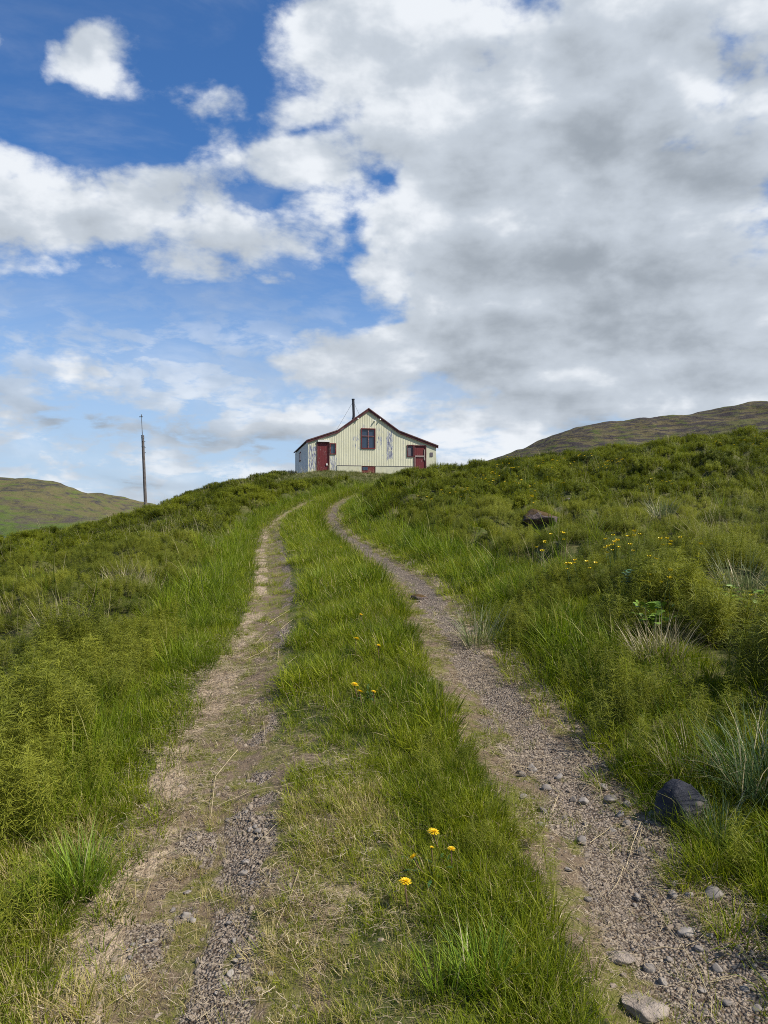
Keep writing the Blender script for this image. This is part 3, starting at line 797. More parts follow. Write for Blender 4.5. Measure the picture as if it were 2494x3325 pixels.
# ------------------------------------------------------------------ the mast left of the house
def build_mast():
    d = 62.0
    pt = lambda px, py: Vector(((px - CX) / F * d, d, EYE + (HY - py) / F * d))
    b = pt(473.5, 1655); t = pt(463.3, 1413); r = pt(460, 1352)
    M_WOOD = plain('weathered_pole', (.105, .092, .085), .85, .35, 4, bump=.4); M_ROD = plain('galvanised_rod', (.16, .17, .18), .45, .2, 8, metal=.6)
    g = float(H(np.array([b.x]), np.array([d]))[0]) - .6
    dirv = (t - b).normalized(); base = b + dirv * ((g - b.z) / dirv.z)
    root = empty('wooden_mast', base); tag(root, 'tall thin weathered wooden pole with a metal rod on top, left of the house', 'pole')
    bm = bmesh.new(); n = 7
    tube_bm(bm, [(t - base) * (k / n) for k in range(n + 1)], [.15 - .045 * k / n for k in range(n + 1)], 12)
    done(bm, 'pole_shaft', M_WOOD, root)
    bm = bmesh.new(); tube_bm(bm, [t - base - dirv * .5 + Vector((-.12, 0, 0)) * 0 + Vector((.02, -.11, 0)), r - base + Vector((.02, -.11, 0))], [.035, .022], 8)
    tube_bm(bm, [r - base + Vector((-.16, -.11, -.05)), r - base + Vector((.14, -.11, -.05))], .03, 6)
    tube_bm(bm, [r - base + Vector((.02, -.11, -.02)), r - base + Vector((.02, -.11, .14))], .045, 6)
    done(bm, 'lightning_rod', M_ROD, root)
    for k in (.06, .22, .9):
        bm = bmesh.new(); p = t - base - dirv * k
        tube_bm(bm, [p + Vector((0, 0, -.03)), p + Vector((0, 0, .03))], .128, 12)
        done(bm, 'clamp_band', M_ROD, root)
    for k in (.5, 1.0, 1.4):
        bm = bmesh.new(); p = t - base - dirv * k
        tube_bm(bm, [p, p + Vector((.2, -.02, 0))], .02, 6)
        done(bm, 'step_bolt', M_ROD, root)
build_mast()

# ------------------------------------------------------------------ plants: blades, fronds and stones to scatter
class MB:
    """collects strips and small solids into one mesh"""
    def __init__(self): self.v = []; self.f = []
    def strip(self, pts, widths, side):
        b = len(self.v); n = len(pts)
        for p, w in zip(pts, widths):
            self.v.append(p - side * (w * .5)); self.v.append(p + side * (w * .5))
        for k in range(n - 1):
            i = b + 2 * k; self.f.append((i, i + 1, i + 3, i + 2))
    def blade(self, base, ang, h, lean, curl, w, seg=3, twist=0.0):
        d = np.array((math.cos(ang), math.sin(ang), 0.0)); sd = np.array((-math.sin(ang + twist), math.cos(ang + twist), 0.0))
        pts = []; ws = []
        a = math.pi / 2 - lean; p = np.array(base, float)
        for k in range(seg + 1):
            t = k / seg; pts.append(p.copy()); ws.append(w * (1 - t ** 1.6) + w * .06)
            st = h / seg; p = p + (d * math.cos(a) + np.array((0, 0, 1.0)) * math.sin(a)) * st; a -= curl / seg
        self.strip(pts, ws, sd)
        return pts[-1]
    def mesh(self, name, mats):
        me = bpy.data.meshes.new(name)
        me.from_pydata([tuple(map(float, p)) for p in self.v], [], self.f)
        for m in (mats if isinstance(mats, (list, tuple)) else (mats,)): me.materials.append(m)
        me.update(); return me

def grass_tuft(rs, n, rad, hmin, hmax, w, lean=.5, curl=1.2, seg=3):
    m = MB()
    for k in range(n):
        r = rad * math.sqrt(rs.random()); a = rs.uniform(0, 6.283)
        base = (r * math.cos(a), r * math.sin(a), -.015)
        m.blade(base, a + rs.uniform(-1.3, 1.3), rs.uniform(hmin, hmax), rs.uniform(.02, lean), rs.uniform(.1, curl), w * rs.uniform(.7, 1.25), seg, rs.uniform(-.8, .8))
    return m

def horsetail(m, rs, org, h, nwh, nbr, blen, w, seg=2, tilt=None):
    """one upright stem with whorls of thin drooping branches"""
    ta = rs.uniform(0, 6.283); tl = rs.uniform(0, .22) if tilt is None else tilt
    ax = np.array((math.cos(ta) * math.sin(tl), math.sin(ta) * math.sin(tl), math.cos(tl)))
    org = np.array(org, float)
    side = np.array((rs.uniform(-1, 1), rs.uniform(-1, 1), 0)); side /= np.linalg.norm(side) + 1e-6
    m.strip([org - ax * .02, org + ax * h * .6, org + ax * h], [w * 1.7, w * 1.5, w * .7], side)
    for k in range(nwh):
        t = .22 + .76 * (k + rs.uniform(-.2, .2)) / nwh
        c = org + ax * h * t
        L = blen * (math.sin(min(1, (1 - t) * 1.45 + .12) * math.pi * .5)) * (.75 + .5 * rs.random()) * (1.0 if t > .32 else .8)
        ph = rs.uniform(0, 6.283)
        for q in range(nbr):
            a = ph + 6.283 * q / nbr + rs.uniform(-.25, .25)
            el = rs.uniform(.15, .55) + .35 * t
            d = np.array((math.cos(a), math.sin(a), 0))
            p1 = c + (d * math.cos(el) + np.array((0, 0, math.sin(el)))) * L * .55
            e2 = el - rs.uniform(.5, 1.1)
            p2 = p1 + (d * math.cos(e2) + np.array((0, 0, math.sin(e2)))) * L * .5
            sd = np.array((-d[1], d[0], rs.uniform(-.7, .7))); sd /= np.linalg.norm(sd)
            m.strip([c, p1, p2] if seg == 2 else [c, p2], [w, w * .9, w * .4] if seg == 2 else [w, w * .5], sd)
    return m

def stone_mesh(seed, dims, sub=2, rough=.35, name='stone', mats=(), cut=4):
    bm = bmesh.new(); bmesh.ops.create_icosphere(bm, subdivisions=sub, radius=1)
    rr = random.Random(seed)
    planes = []
    for k in range(cut):
        n = Vector((rr.uniform(-1, 1), rr.uniform(-1, 1), rr.uniform(-.4, 1))).normalized(); planes.append((n, rr.uniform(.45, .8)))
    o = Vector((seed * 3.7, seed * 1.3, 0))
    for v in bm.verts:
        p = v.co.copy()
        p *= 1 + rough * mnoise.fractal(p * .9 + o, 1.0, 2.0, 4) * .8
        for n, dd in planes:
            e = p.dot(n) - dd
            if e > 0: p -= n * e * .85
        p *= 1 + .05 * mnoise.fractal(p * 4 + o, .8, 2.0, 3)
        v.co = Vector((p.x * dims[0], p.y * dims[1], p.z * dims[2]))
    me = bpy.data.meshes.new(name); bm.to_mesh(me); bm.free()
    for m in mats: me.materials.append(m)
    me.polygons.foreach_set('use_smooth', [sub > 2] * len(me.polygons)) if sub > 2 else None
    return me

def stone_material(name, a, c, inst=True, spots=None):
    m, g, b = material(name)
    pos = g.new('ShaderNodeTexCoord').outputs['Object']
    if inst: f = g.new('ShaderNodeAttribute', attribute_type='INSTANCER', attribute_name='tint').outputs['Fac']
    else: f = g.new('ShaderNodeObjectInfo').outputs['Random']
    n = g.noise(pos, 40 if inst else 14, 6, .65)
    col = g.mix(g.math('ADD', g.math('MULTIPLY', f, .7), g.math('MULTIPLY', g.step(n, .3, .7), .3)), a, c)
    if spots: col = g.mix(g.step(g.noise(pos, 22, 6, .7), .56, .68), col, spots)
    g.l.new(col, b.inputs['Base Color']); b.inputs['Roughness'].default_value = .85; b.inputs['Specular IOR Level'].default_value = .25
    bp = g.new('ShaderNodeBump', {'Height': g.noise(pos, 60 if inst else 30, 8, .7), 'Strength': .5, 'Distance': .006})
    g.l.new(bp.outputs[0], b.inputs['Normal'])
    return m
M_GRAVEL = stone_material('gravel_stone', (.108, .082, .062), (.325, .268, .21))
M_STONE = stone_material('track_stone', (.12, .105, .095), (.29, .26, .23), inst=False, spots=(.27, .24, .20))

def source(name, meshes):
    """a set of plant or stone shapes, kept outside the scene, that a scatter draws from"""
    c = bpy.data.collections.new(name)
    for k, me in enumerate(meshes):
        o = bpy.data.objects.new('%s_shape' % name, me); c.objects.link(o)
    return c

def scatter(name, label, P, rot, scl, tint, src, nsrc, cat=None):
    """one ground-cover object that sets a shape of src on every point of P"""
    n = len(P)
    me = bpy.data.meshes.new(name); me.vertices.add(n); me.vertices.foreach_set('co', np.asarray(P, np.float32).ravel())
    me.attributes.new('rot', 'FLOAT_VECTOR', 'POINT').data.foreach_set('vector', np.asarray(rot, np.float32).ravel())
    me.attributes.new('scl', 'FLOAT_VECTOR', 'POINT').data.foreach_set('vector', np.asarray(scl, np.float32).ravel())
    me.attributes.new('tint', 'FLOAT', 'POINT').data.foreach_set('value', np.clip(np.asarray(tint, np.float32), 0, 1).ravel())
    me.attributes.new('pick', 'INT', 'POINT').data.foreach_set('value', RNG.integers(0, nsrc, n).astype(np.int32))
    me.update()
    o = add(name, me)
    t = bpy.data.node_groups.new(name, 'GeometryNodeTree')
    t.interface.new_socket('Geometry', in_out='INPUT', socket_type='NodeSocketGeometry')
    t.interface.new_socket('Geometry', in_out='OUTPUT', socket_type='NodeSocketGeometry')
    N = t.nodes; L = t.links
    gi = N.new('NodeGroupInput'); go = N.new('NodeGroupOutput'); ip = N.new('GeometryNodeInstanceOnPoints')
    ci = N.new('GeometryNodeCollectionInfo'); ci.inputs['Collection'].default_value = src
    ci.inputs['Separate Children'].default_value = True; ci.inputs['Reset Children'].default_value = True
    def na(nm, typ):
        q = N.new('GeometryNodeInputNamedAttribute'); q.data_type = typ; q.inputs['Name'].default_value = nm
        return q.outputs['Attribute']
    e2r = N.new('FunctionNodeEulerToRotation'); L.new(na('rot', 'FLOAT_VECTOR'), e2r.inputs[0])
    L.new(gi.outputs[0], ip.inputs['Points']); L.new(ci.outputs[0], ip.inputs['Instance']); ip.inputs['Pick Instance'].default_value = True
    L.new(na('pick', 'INT'), ip.inputs['Instance Index']); L.new(e2r.outputs[0], ip.inputs['Rotation']); L.new(na('scl', 'FLOAT_VECTOR'), ip.inputs['Scale'])
    L.new(ip.outputs[0], go.inputs[0])
    o.modifiers.new('scatter', 'NODES').node_group = t
    return tag(o, label, cat, kind='stuff')

def spots(d0, d1, dens, wide=.68, extra=.8):
    wide = max(wide + .10, .60) if wide > .5 else wide + .08; extra = extra + .8
    """random points of the view between two distances, dens per square metre"""
    area = (wide * (d1 * d1 - d0 * d0)) + 2 * extra * (d1 - d0)
    n = int(area * dens)
    d = np.sqrt(RNG.random(int(n * 1.3)) * (d1 * d1 - d0 * d0) + d0 * d0)
    x = RNG.uniform(-1, 1, len(d)) * (wide * d + extra)
    return x[:n], d[:n]

def rot_out(x, y, k=.8):
    """turn plants so that they lean out from the slope they stand on"""
    e = .06
    gx = (H(x + e, y) - H(x - e, y)) / (2 * e); gy = (H(x, y + e) - H(x, y - e)) / (2 * e)
    th = np.clip(np.arctan(np.hypot(gx, gy)) * k, 0, 1.0) + RNG.normal(0, .10, len(x))
    return np.stack([RNG.normal(0, .10, len(x)), th, np.arctan2(-gy, -gx)], 1)

def rot3(n, tilt=.15):
    return np.stack([RNG.normal(0, tilt, n), RNG.normal(0, tilt, n), RNG.uniform(0, 6.283, n)], 1)

_CL = []
for px_, py_, r_ in ((2400, 1960, .38), (2150, 1680, .32), (2140, 2130, .32), (210, 2075, .4), (400, 1910, .3), (2120, 2010, .13), (2045, 1885, .12), (2385, 1945, .12), (1560, 2090, .28), (1745, 1712, .30), (2235, 2505, .2), (1843, 1645, .3)):
    p_ = ray_ground(px_, py_); _CL.append((p_.x, p_.y, r_))
def open_spot(x, y):
    k = np.ones(len(x), bool)
    for a, b, r in _CL: k &= (x - a) ** 2 + ((y - b + r * .4) * .75) ** 2 > r * r
    return k

def grow():
    rs = random.Random(3)
    # --- shapes
    s_short = source('short_grass', [grass_tuft(rs, 18, .045, .05, .13, .0034, 1.0, 1.4).mesh('short_grass', M_GRASS) for _ in range(5)])
    s_long = source('long_grass', [grass_tuft(rs, 20, .05, .12, .28, .0046, .8, 1.3).mesh('long_grass', M_LUSH) for _ in range(5)])
    s_bright = source('bright_grass', [grass_tuft(rs, 20, .05, .08, .21, .0040, .8, 1.2).mesh('bright_grass', M_GRASS) for _ in range(5)])
    s_dry = source('dry_grass', [grass_tuft(rs, 7, .06, .25, .55, .0026, .5, .9, 4).mesh('dry_grass', M_DRY) for _ in range(4)])
    hs = []
    for _ in range(6):
        m = MB(); horsetail(m, rs, (0, 0, 0), .33, 11, 9, .095, .0027); hs.append(m.mesh('horsetail', M_HORSE))
    s_hnear = source('horsetail', hs)
    hm = []
    for _ in range(6):
        m = MB()
        for k in range(6):
            horsetail(m, rs, (rs.uniform(-.13, .13), rs.uniform(-.13, .13), 0), rs.uniform(.26, .36), 10, 8, .085, .0032)
        hm.append(m.mesh('horsetail_clump', M_HORSE))
    s_hmid = source('horsetail_clump', hm)
    hf = []
    for _ in range(6):
        m = MB()
        for k in range(8):
            horsetail(m, rs, (rs.uniform(-.20, .20), rs.uniform(-.20, .20), 0), rs.uniform(.24, .36), 7, 7, .10, .0085, seg=1)
        hf.append(m.mesh('horsetail_mound', M_HUM))
    s_hfar = source('horsetail_mound', hf)
    s_gfar = source('hill_grass', [grass_tuft(rs, 46, .22, .10, .26, .0085, .6, 1.2, 2).mesh('hill_grass', M_BLUE) for _ in range(5)])
    s_gmid = source('meadow_grass', [grass_tuft(rs, 34, .12, .10, .24, .0050, .6, 1.2, 2).mesh('meadow_grass', M_GRASS) for _ in range(5)])
    st = []
    for _ in range(6):
        m = MB()
        for k in range(34):
            r = .13 * math.sqrt(rs.random()); a = rs.uniform(0, 6.283); b = rs.uniform(0, 6.283); l = rs.uniform(.012, .055)
            p = np.array((r * math.cos(a), r * math.sin(a), rs.uniform(.002, .018))); d = np.array((math.cos(b), math.sin(b), rs.uniform(-.12, .16)))
            q = p + d * l * .5; d2 = np.array((math.cos(b + rs.uniform(-.9, .9)), math.sin(b + rs.uniform(-.9, .9)), rs.uniform(-.2, .1)))
            sd = np.array((-d[1], d[0], rs.uniform(-.3, .3))); w = rs.uniform(.0007, .0017)
            m.strip([p, q, q + d2 * l * .5], [w, w, w * .6], sd)
        st.append(m.mesh('straw_litter', M_STRAW))
    s_straw = source('straw_litter', st)
    s_dark = source('dark_stem', [grass_tuft(rs, 4, .05, .18, .40, .0022, .6, .5, 4).mesh('dark_stem', M_DARKSTEM) for _ in range(4)])
    s_grav = source('gravel', [stone_mesh(40 + k, (rs.uniform(.9, 1.2), rs.uniform(.7, 1.0), rs.uniform(.45, .75)), 2 if k < 4 else 1, .4, 'gravel', (M_GRAVEL,)) for k in range(9)])

    def put(name, label, x, y, src, nsrc, size, tilt=.15, tint=None, sink=0.0, zs=None, out=0.0):
        n = len(x)
        z = H(x, y) - sink
        size = np.broadcast_to(size, (n,)) if np.ndim(size) <= 1 else size
        sc = np.stack([size, size, size * (1 if zs is None else zs)], 1)
        scatter(name, label, np.stack([x, y, z], 1), rot_out(x, y, out) if out else rot3(n, tilt), sc, RNG.random(n) if tint is None else tint, src, nsrc)
        print('scatter', name, n)

    # --- gravel on the wheel tracks
    x1, y1 = spots(1.7, 4.2, 3900, .66, .3); x2, y2 = spots(4.2, 8, 1300, .45, .2); x3, y3 = spots(8, 20, 160, .3)
    x = np.concatenate([x1, x2, x3]); y = np.concatenate([y1, y2, y3])
    s, gr, stw, ba = masks(x, y)
    k = RNG.random(len(x)) < np.clip(gr * 1.05 - .05, 0, 1) ** 1.3 + .13 * ba
    x, y, gk = x[k], y[k], gr[k]
    sz = np.exp(RNG.normal(math.log(.0044), .68, len(x))) * (1 + y / 16); sz = np.clip(sz, .0022, .022)
    put('gravel', 'grey brown gravel worn bare along the wheel tracks', x, y, s_grav, 9, sz, .5, sink=sz * .30)
    # --- straw litter
    x1, y1 = spots(1.7, 7, 380, .66, .3); x2, y2 = spots(7, 34, 60, .25)
    x = np.concatenate([x1, x2]); y = np.concatenate([y1, y2])
    s, gr, stw, ba = masks(x, y)
    n = fbm(x * 4, y * 4, 51, 3)
    k = RNG.random(len(x)) < np.clip(stw * .9 + .34 * ba + .12 * (np.abs(np.abs(s) - 1.15) < .15), 0, 1) * sstep(n, .22, .46)
    x, y = x[k], y[k]
    put('straw_litter', 'pale dry straw litter strewn along the edges of the track', x, y, s_straw, 6, RNG.uniform(.7, 1.25, len(x)) * (1 + y / 18), .1)

    # --- short grass on the middle strip, at the edges and in patches on the track
    xs_, ys_, sz_, tn_ = [], [], [], []
    for d0, d1, dens, grow_ in ((1.6, 4, 1350, 1.0), (4, 8, 560, 1.15), (8, 16, 200, 1.5), (16, 34, 70, 2.2)):
        x, y = spots(d0, d1, dens, .70 if d0 < 5 else .40, .2)
        s, gr, stw, ba = masks(x, y)
        n = fbm(x * 2.6, y * 2.6, 61, 4); n2 = fbm(x * 7, y * 7, 62, 3)
        a = np.abs(s)
        mid = (1 - sstep(np.abs(s - .02), .42, .60))
        edge = sstep(a + .5 * (n - .5) - .10 * sstep(y, 6, 3) * (s < 0), .98, 1.16) * (1 - sstep(a, 1.9, 2.6))
        p = np.maximum(mid * (.68 + .32 * sstep(y + 2.5 * (s + .15) + 3 * (n - .5), 2.2, 4.2)), edge)
        p = np.maximum(p, .85 * sstep(n2 * .6 + n * .4, .37, .52) * (a < 1.4))
        p *= 1 - .94 * np.clip(gr * 1.3, 0, 1)
        p *= 1 - .55 * stw
        k = RNG.random(len(x)) < p
        x, y, s, a, mid, n, gr, n2 = x[k], y[k], s[k], a[k], mid[k], n[k], gr[k], n2[k]
        h = np.where(a < .6, .55 + .75 * sstep(y, 2.5, 5.5) * sstep(n, .35, .6) + .35 * sstep(s, -.1, .3), .95)
        h = np.where((a > .48) & (a < 1.05), .30 + .25 * sstep(n, .5, .62), h)
        xs_.append(x); ys_.append(y); sz_.append(h * grow_ * (.7 + .6 * RNG.random(len(x))) * (.7 + .6 * n2)); tn_.append(.75 * RNG.random(len(x)) + .3 * (n - .3) + .34 * (y < 3.8) * (s < .05) + .15 * ((a > .5) & (a < 1.05)))
    x, y, sz, tn = map(np.concatenate, (xs_, ys_, sz_, tn_))
    put('grass', 'short green grass on the middle strip and verges of the track', x, y, s_short, 5, sz, .18, tn)

    # --- longer bright grass on the middle strip and lush grass at both verges
    xs_, ys_, sz_, tn_ = [], [], [], []
    for d0, d1, dens, grow_ in ((1.6, 4, 420, 1.0), (4, 8, 330, 1.1), (8, 16, 150, 1.5), (16, 36, 55, 2.2)):
        x, y = spots(d0, d1, dens, .70 if d0 < 5 else .42, .2)
        s, gr, stw, ba = masks(x, y)
        n = fbm(x * 1.7, y * 1.7, 71, 4)
        strip = (1 - sstep(np.abs(s - .12), .26, .46)) * sstep(y + 3.0 * s + 4 * (n - .5), 2.4, 4.6)
        k = RNG.random(len(x)) < strip * (1 - gr)
        x, y, n = x[k], y[k], n[k]
        xs_.append(x); ys_.append(y); sz_.append(grow_ * (.34 + .62 * n) * RNG.uniform(.7, 1.2, len(x))); tn_.append(RNG.random(len(x)) * .8 + .35 * (n - .4))
    x, y, sz, tn = map(np.concatenate, (xs_, ys_, sz_, tn_))
    put('grass', 'longer bright green grass along the middle of the track', x, y, s_bright, 5, sz, .15, tn)
    xs_, ys_, sz_, tn_ = [], [], [], []
    for d0, d1, dens, grow_ in ((1.6, 4, 400, 1.0), (4, 8, 220, 1.15), (8, 16, 100, 1.5), (16, 40, 36, 2.1)):
        x, y = spots(d0, d1, dens, .72 if d0 < 5 else .45, .4)
        s, gr, stw, ba = masks(x, y)
        n = fbm(x * 1.4, y * 1.4, 81, 4)
        v = sstep(-s + .6 * (n - .5) - .10 * sstep(y, 6, 3), 1.02, 1.22) * (1 - .97 * sstep(-s + 1.2 * (n - .5), 1.45, 2.2)) + sstep(s + .5 * (n - .5), 1.12, 1.32) * (1 - .97 * sstep(s + 1.2 * (n - .5), 1.35, 1.9))
        k = RNG.random(len(x)) < v
        x, y, s, n = x[k], y[k], s[k], n[k]
        hh = sstep(np.abs(s), 1.0, 1.7); n4 = fbm(x * 3.2, y * 3.2, 83, 3)
        xs_.append(x); ys_.append(y); sz_.append(grow_ * (.28 + .50 * hh) * (.35 + 1.25 * sstep(n4, .3, .68)) * RNG.uniform(.6, 1.25, len(x))); tn_.append(RNG.random(len(x)) * .6 + 1.3 * (n4 - .45) + .22 * (s < 0))
    x, y, sz, tn = map(np.concatenate, (xs_, ys_, sz_, tn_))
    put('grass', 'lush darker grass bordering both wheel tracks', x, y, s_long, 5, sz, .15, tn)

    # --- horsetail on both banks, single plants near the viewer and clumps farther off
    def bank(x, y, a0, a1):
        s = road_s(x, y); n = fbm(x * .9, y * .9, 91, 4); n2 = fbm(x * 2.5, y * 2.5, 92, 3)
        side = np.where(s < 0, sstep(-s + .9 * (n - .5), a0 - .02, a1 + .05), sstep(s + .6 * (n - .5), a0 - .26, a1 - .30))
        return s, n, n2, side
    x, y = spots(1.7, 7.2, 175, .70, .5)
    s, n, n2, side = bank(x, y, 1.45, 1.8)
    mid = (np.abs(s - .38) < .22) & (y > 2.2) & (y < 4.3) & (n2 > .47)
    k = (RNG.random(len(x)) < side * sstep(n2, .34, .50) * .95) | (mid & (RNG.random(len(x)) < .55))
    k &= open_spot(x, y)
    # leave the big dark stone by the right verge clear
    k &= np.hypot(x - 1.36, y - 3.35) > .30
    x, y, s, n, n2, mid = x[k], y[k], s[k], n[k], n2[k], mid[k]
    h = np.where(mid, .5, np.where(s > 0, .86, .95) + .52 * sstep(np.abs(s), 1.4, 2.4)) * (.60 + .70 * n2) * RNG.uniform(.75, 1.12, len(x)) * (1 - .22 * sstep(y, 4.5, 7))
    put('horsetail', 'feathery olive green horsetail covering the near banks', x, y, s_hnear, 6, h, .17, .25 * RNG.random(len(x)) + 1.1 * (n2 - .2) + .25 * (n - .5))
    x, y = spots(6.6, 17, 88, .68, .6)
    s, n, n2, side = bank(x, y, 1.5, 2.1)
    hv, hi = hummock(x, y)
    k = RNG.random(len(x)) < side * np.maximum(.8 * sstep(n2, .42, .56) * sstep(y, 12, 8), sstep(hv, .12, .5))
    k &= open_spot(x, y)
    x, y, s, n, n2, hv, hi = x[k], y[k], s[k], n[k], n2[k], hv[k], hi[k]
    h = (.30 + .28 * hv + .22 * (n2 - .3)) * sstep(np.abs(s), .7, 2.0) * RNG.uniform(.8, 1.15, len(x))
    put('horsetail', 'olive green horsetail in rounded clumps beyond the verges', x, y, s_hmid, 6, h, .12, .35 * RNG.random(len(x)) + .6 * np.where(hi >= 0, HUM_T[hi], .45) + .8 * (hv - .65), out=.75)  # clumps low on a mound tinted darker: shade of its sides put into the colour
    x, y = spots(16, 58, 27, .66, 1)
    s, n, n2, side = bank(x, y, 1.7, 2.6)
    hv, hi = hummock(x, y)
    k = RNG.random(len(x)) < side * (sstep(hv, .12, .45) + .03)
    x, y, s, hv, hi = x[k], y[k], s[k], hv[k], hi[k]
    k = ~inside_house(x, y) & open_spot(x, y) & ~((y > 38) & (np.abs(x - .9) < 6.2) & (hv < .2)); x, y, s, hv, hi = x[k], y[k], s[k], hv[k], hi[k]
    h = (.56 + .18 * hv) * (1 - .30 * sstep(y, 34, 44)) * RNG.uniform(.8, 1.15, len(x)) * (1 + .006 * y)
    put('horsetail', 'dark olive mounds of horsetail dotted over the hillside', x, y, s_hfar, 6, h, .12, .3 * RNG.random(len(x)) + .65 * np.where(hi >= 0, HUM_T[hi], .4) + .9 * (hv - .68), out=.75)  # tint drops with dome height, so the shadow at mound feet is coloured in

    # --- grass between the mounds, and dry stalks
    x, y = spots(5.5, 18, 46, .70, .8)
    s, n, n2, side = bank(x, y, 1.4, 1.9); hv, hi = hummock(x, y)
    k = RNG.random(len(x)) < side * np.clip(.9 - 1.4 * hv, .05, 1) * (.3 + sstep(n, .35, .6))
    x, y, n = x[k], y[k], n[k]
    put('grass', 'meadow grass growing between the horsetail clumps', x, y, s_gmid, 5, RNG.uniform(.30, .75, len(x)), .18, .5 * RNG.random(len(x)) + .5 * (n - .45))
    x, y = spots(17, 62, 7.5, .66, 1)
    s, n, n2, side = bank(x, y, 1.2, 1.7); hv, hi = hummock(x, y)
    crest = sstep(y, 36, 44)
    k = (RNG.random(len(x)) < side * np.clip(1.0 - 1.6 * hv, .06, 1)) & ~inside_house(x, y)
    x, y, n, n2 = x[k], y[k], n[k], n2[k]
    put('grass', 'hillside grass growing between the mounds', x, y, s_gfar, 5, RNG.uniform(.28, .75, len(x)) * np.where((y > 39) & (np.abs(x - 0.5) < 6.5), .42, 1), .15, .4 * RNG.random(len(x)) + 1.0 * (n2 - .38))
    x = RNG.uniform(-8, 9, 4200); y = RNG.uniform(36, 52, 4200)
    k = ~inside_house(x, y) & (np.abs(road_s(x, y)) > 1.1); x, y = x[k], y[k]
    n = fbm(x * .8, y * .8, 141, 3)
    put('grass', 'low rough grass on the brow of the hill before the house', x, y, s_gfar, 5, RNG.uniform(.35, .75, len(x)) * (.6 + .8 * n), .2, .5 * RNG.random(len(x)) + .7 * (n - .35))
    x1, y1 = spots(3.0, 9, 15, .70, .5); x2, y2 = spots(9, 26, 10, .68, .6); x3, y3 = spots(26, 60, 3, .66)
    x = np.concatenate([x1, x2, x3]); y = np.concatenate([y1, y2, y3])
    s, n, n2, side = bank(x, y, 1.6, 2.4)
    n3 = fbm(x * .45, y * .45, 131, 4)
    k = (RNG.random(len(x)) < side * sstep(n3 + .10 * (x < -2.2), .46, .66)) & ~inside_house(x, y)
    x, y = x[k], y[k]
    put('dry_grass', 'thin pale dry grass stalks standing among the green', x, y, s_dry, 4, RNG.uniform(.5, 1.05, len(x)) * (1 + y / 70), .3)

    x, y = spots(1.7, 9, 16, .70, .4)
    s, gr, stw, ba = masks(x, y)
    k = (RNG.random(len(x)) < .9 * (np.abs(s) > 1.1) * (np.abs(s) < 2.4) + .3 * (np.abs(s - .2) < .3)) & (ba < .3)
    x, y = x[k], y[k]
    put('grass', 'thin dark flowering grass stems beside the wheel tracks', x, y, s_dark, 4, RNG.uniform(.5, 1.0, len(x)), .3)

def inside_house(x, y):
    c = (x - H0.x) * HU.x + (y - H0.y) * HU.y; e = -((x - H0.x) * HN.x + (y - H0.y) * HN.y)
    return (c > -.15) & (c < 9.2) & (e > -.25) & (e < 9.0)
grow()

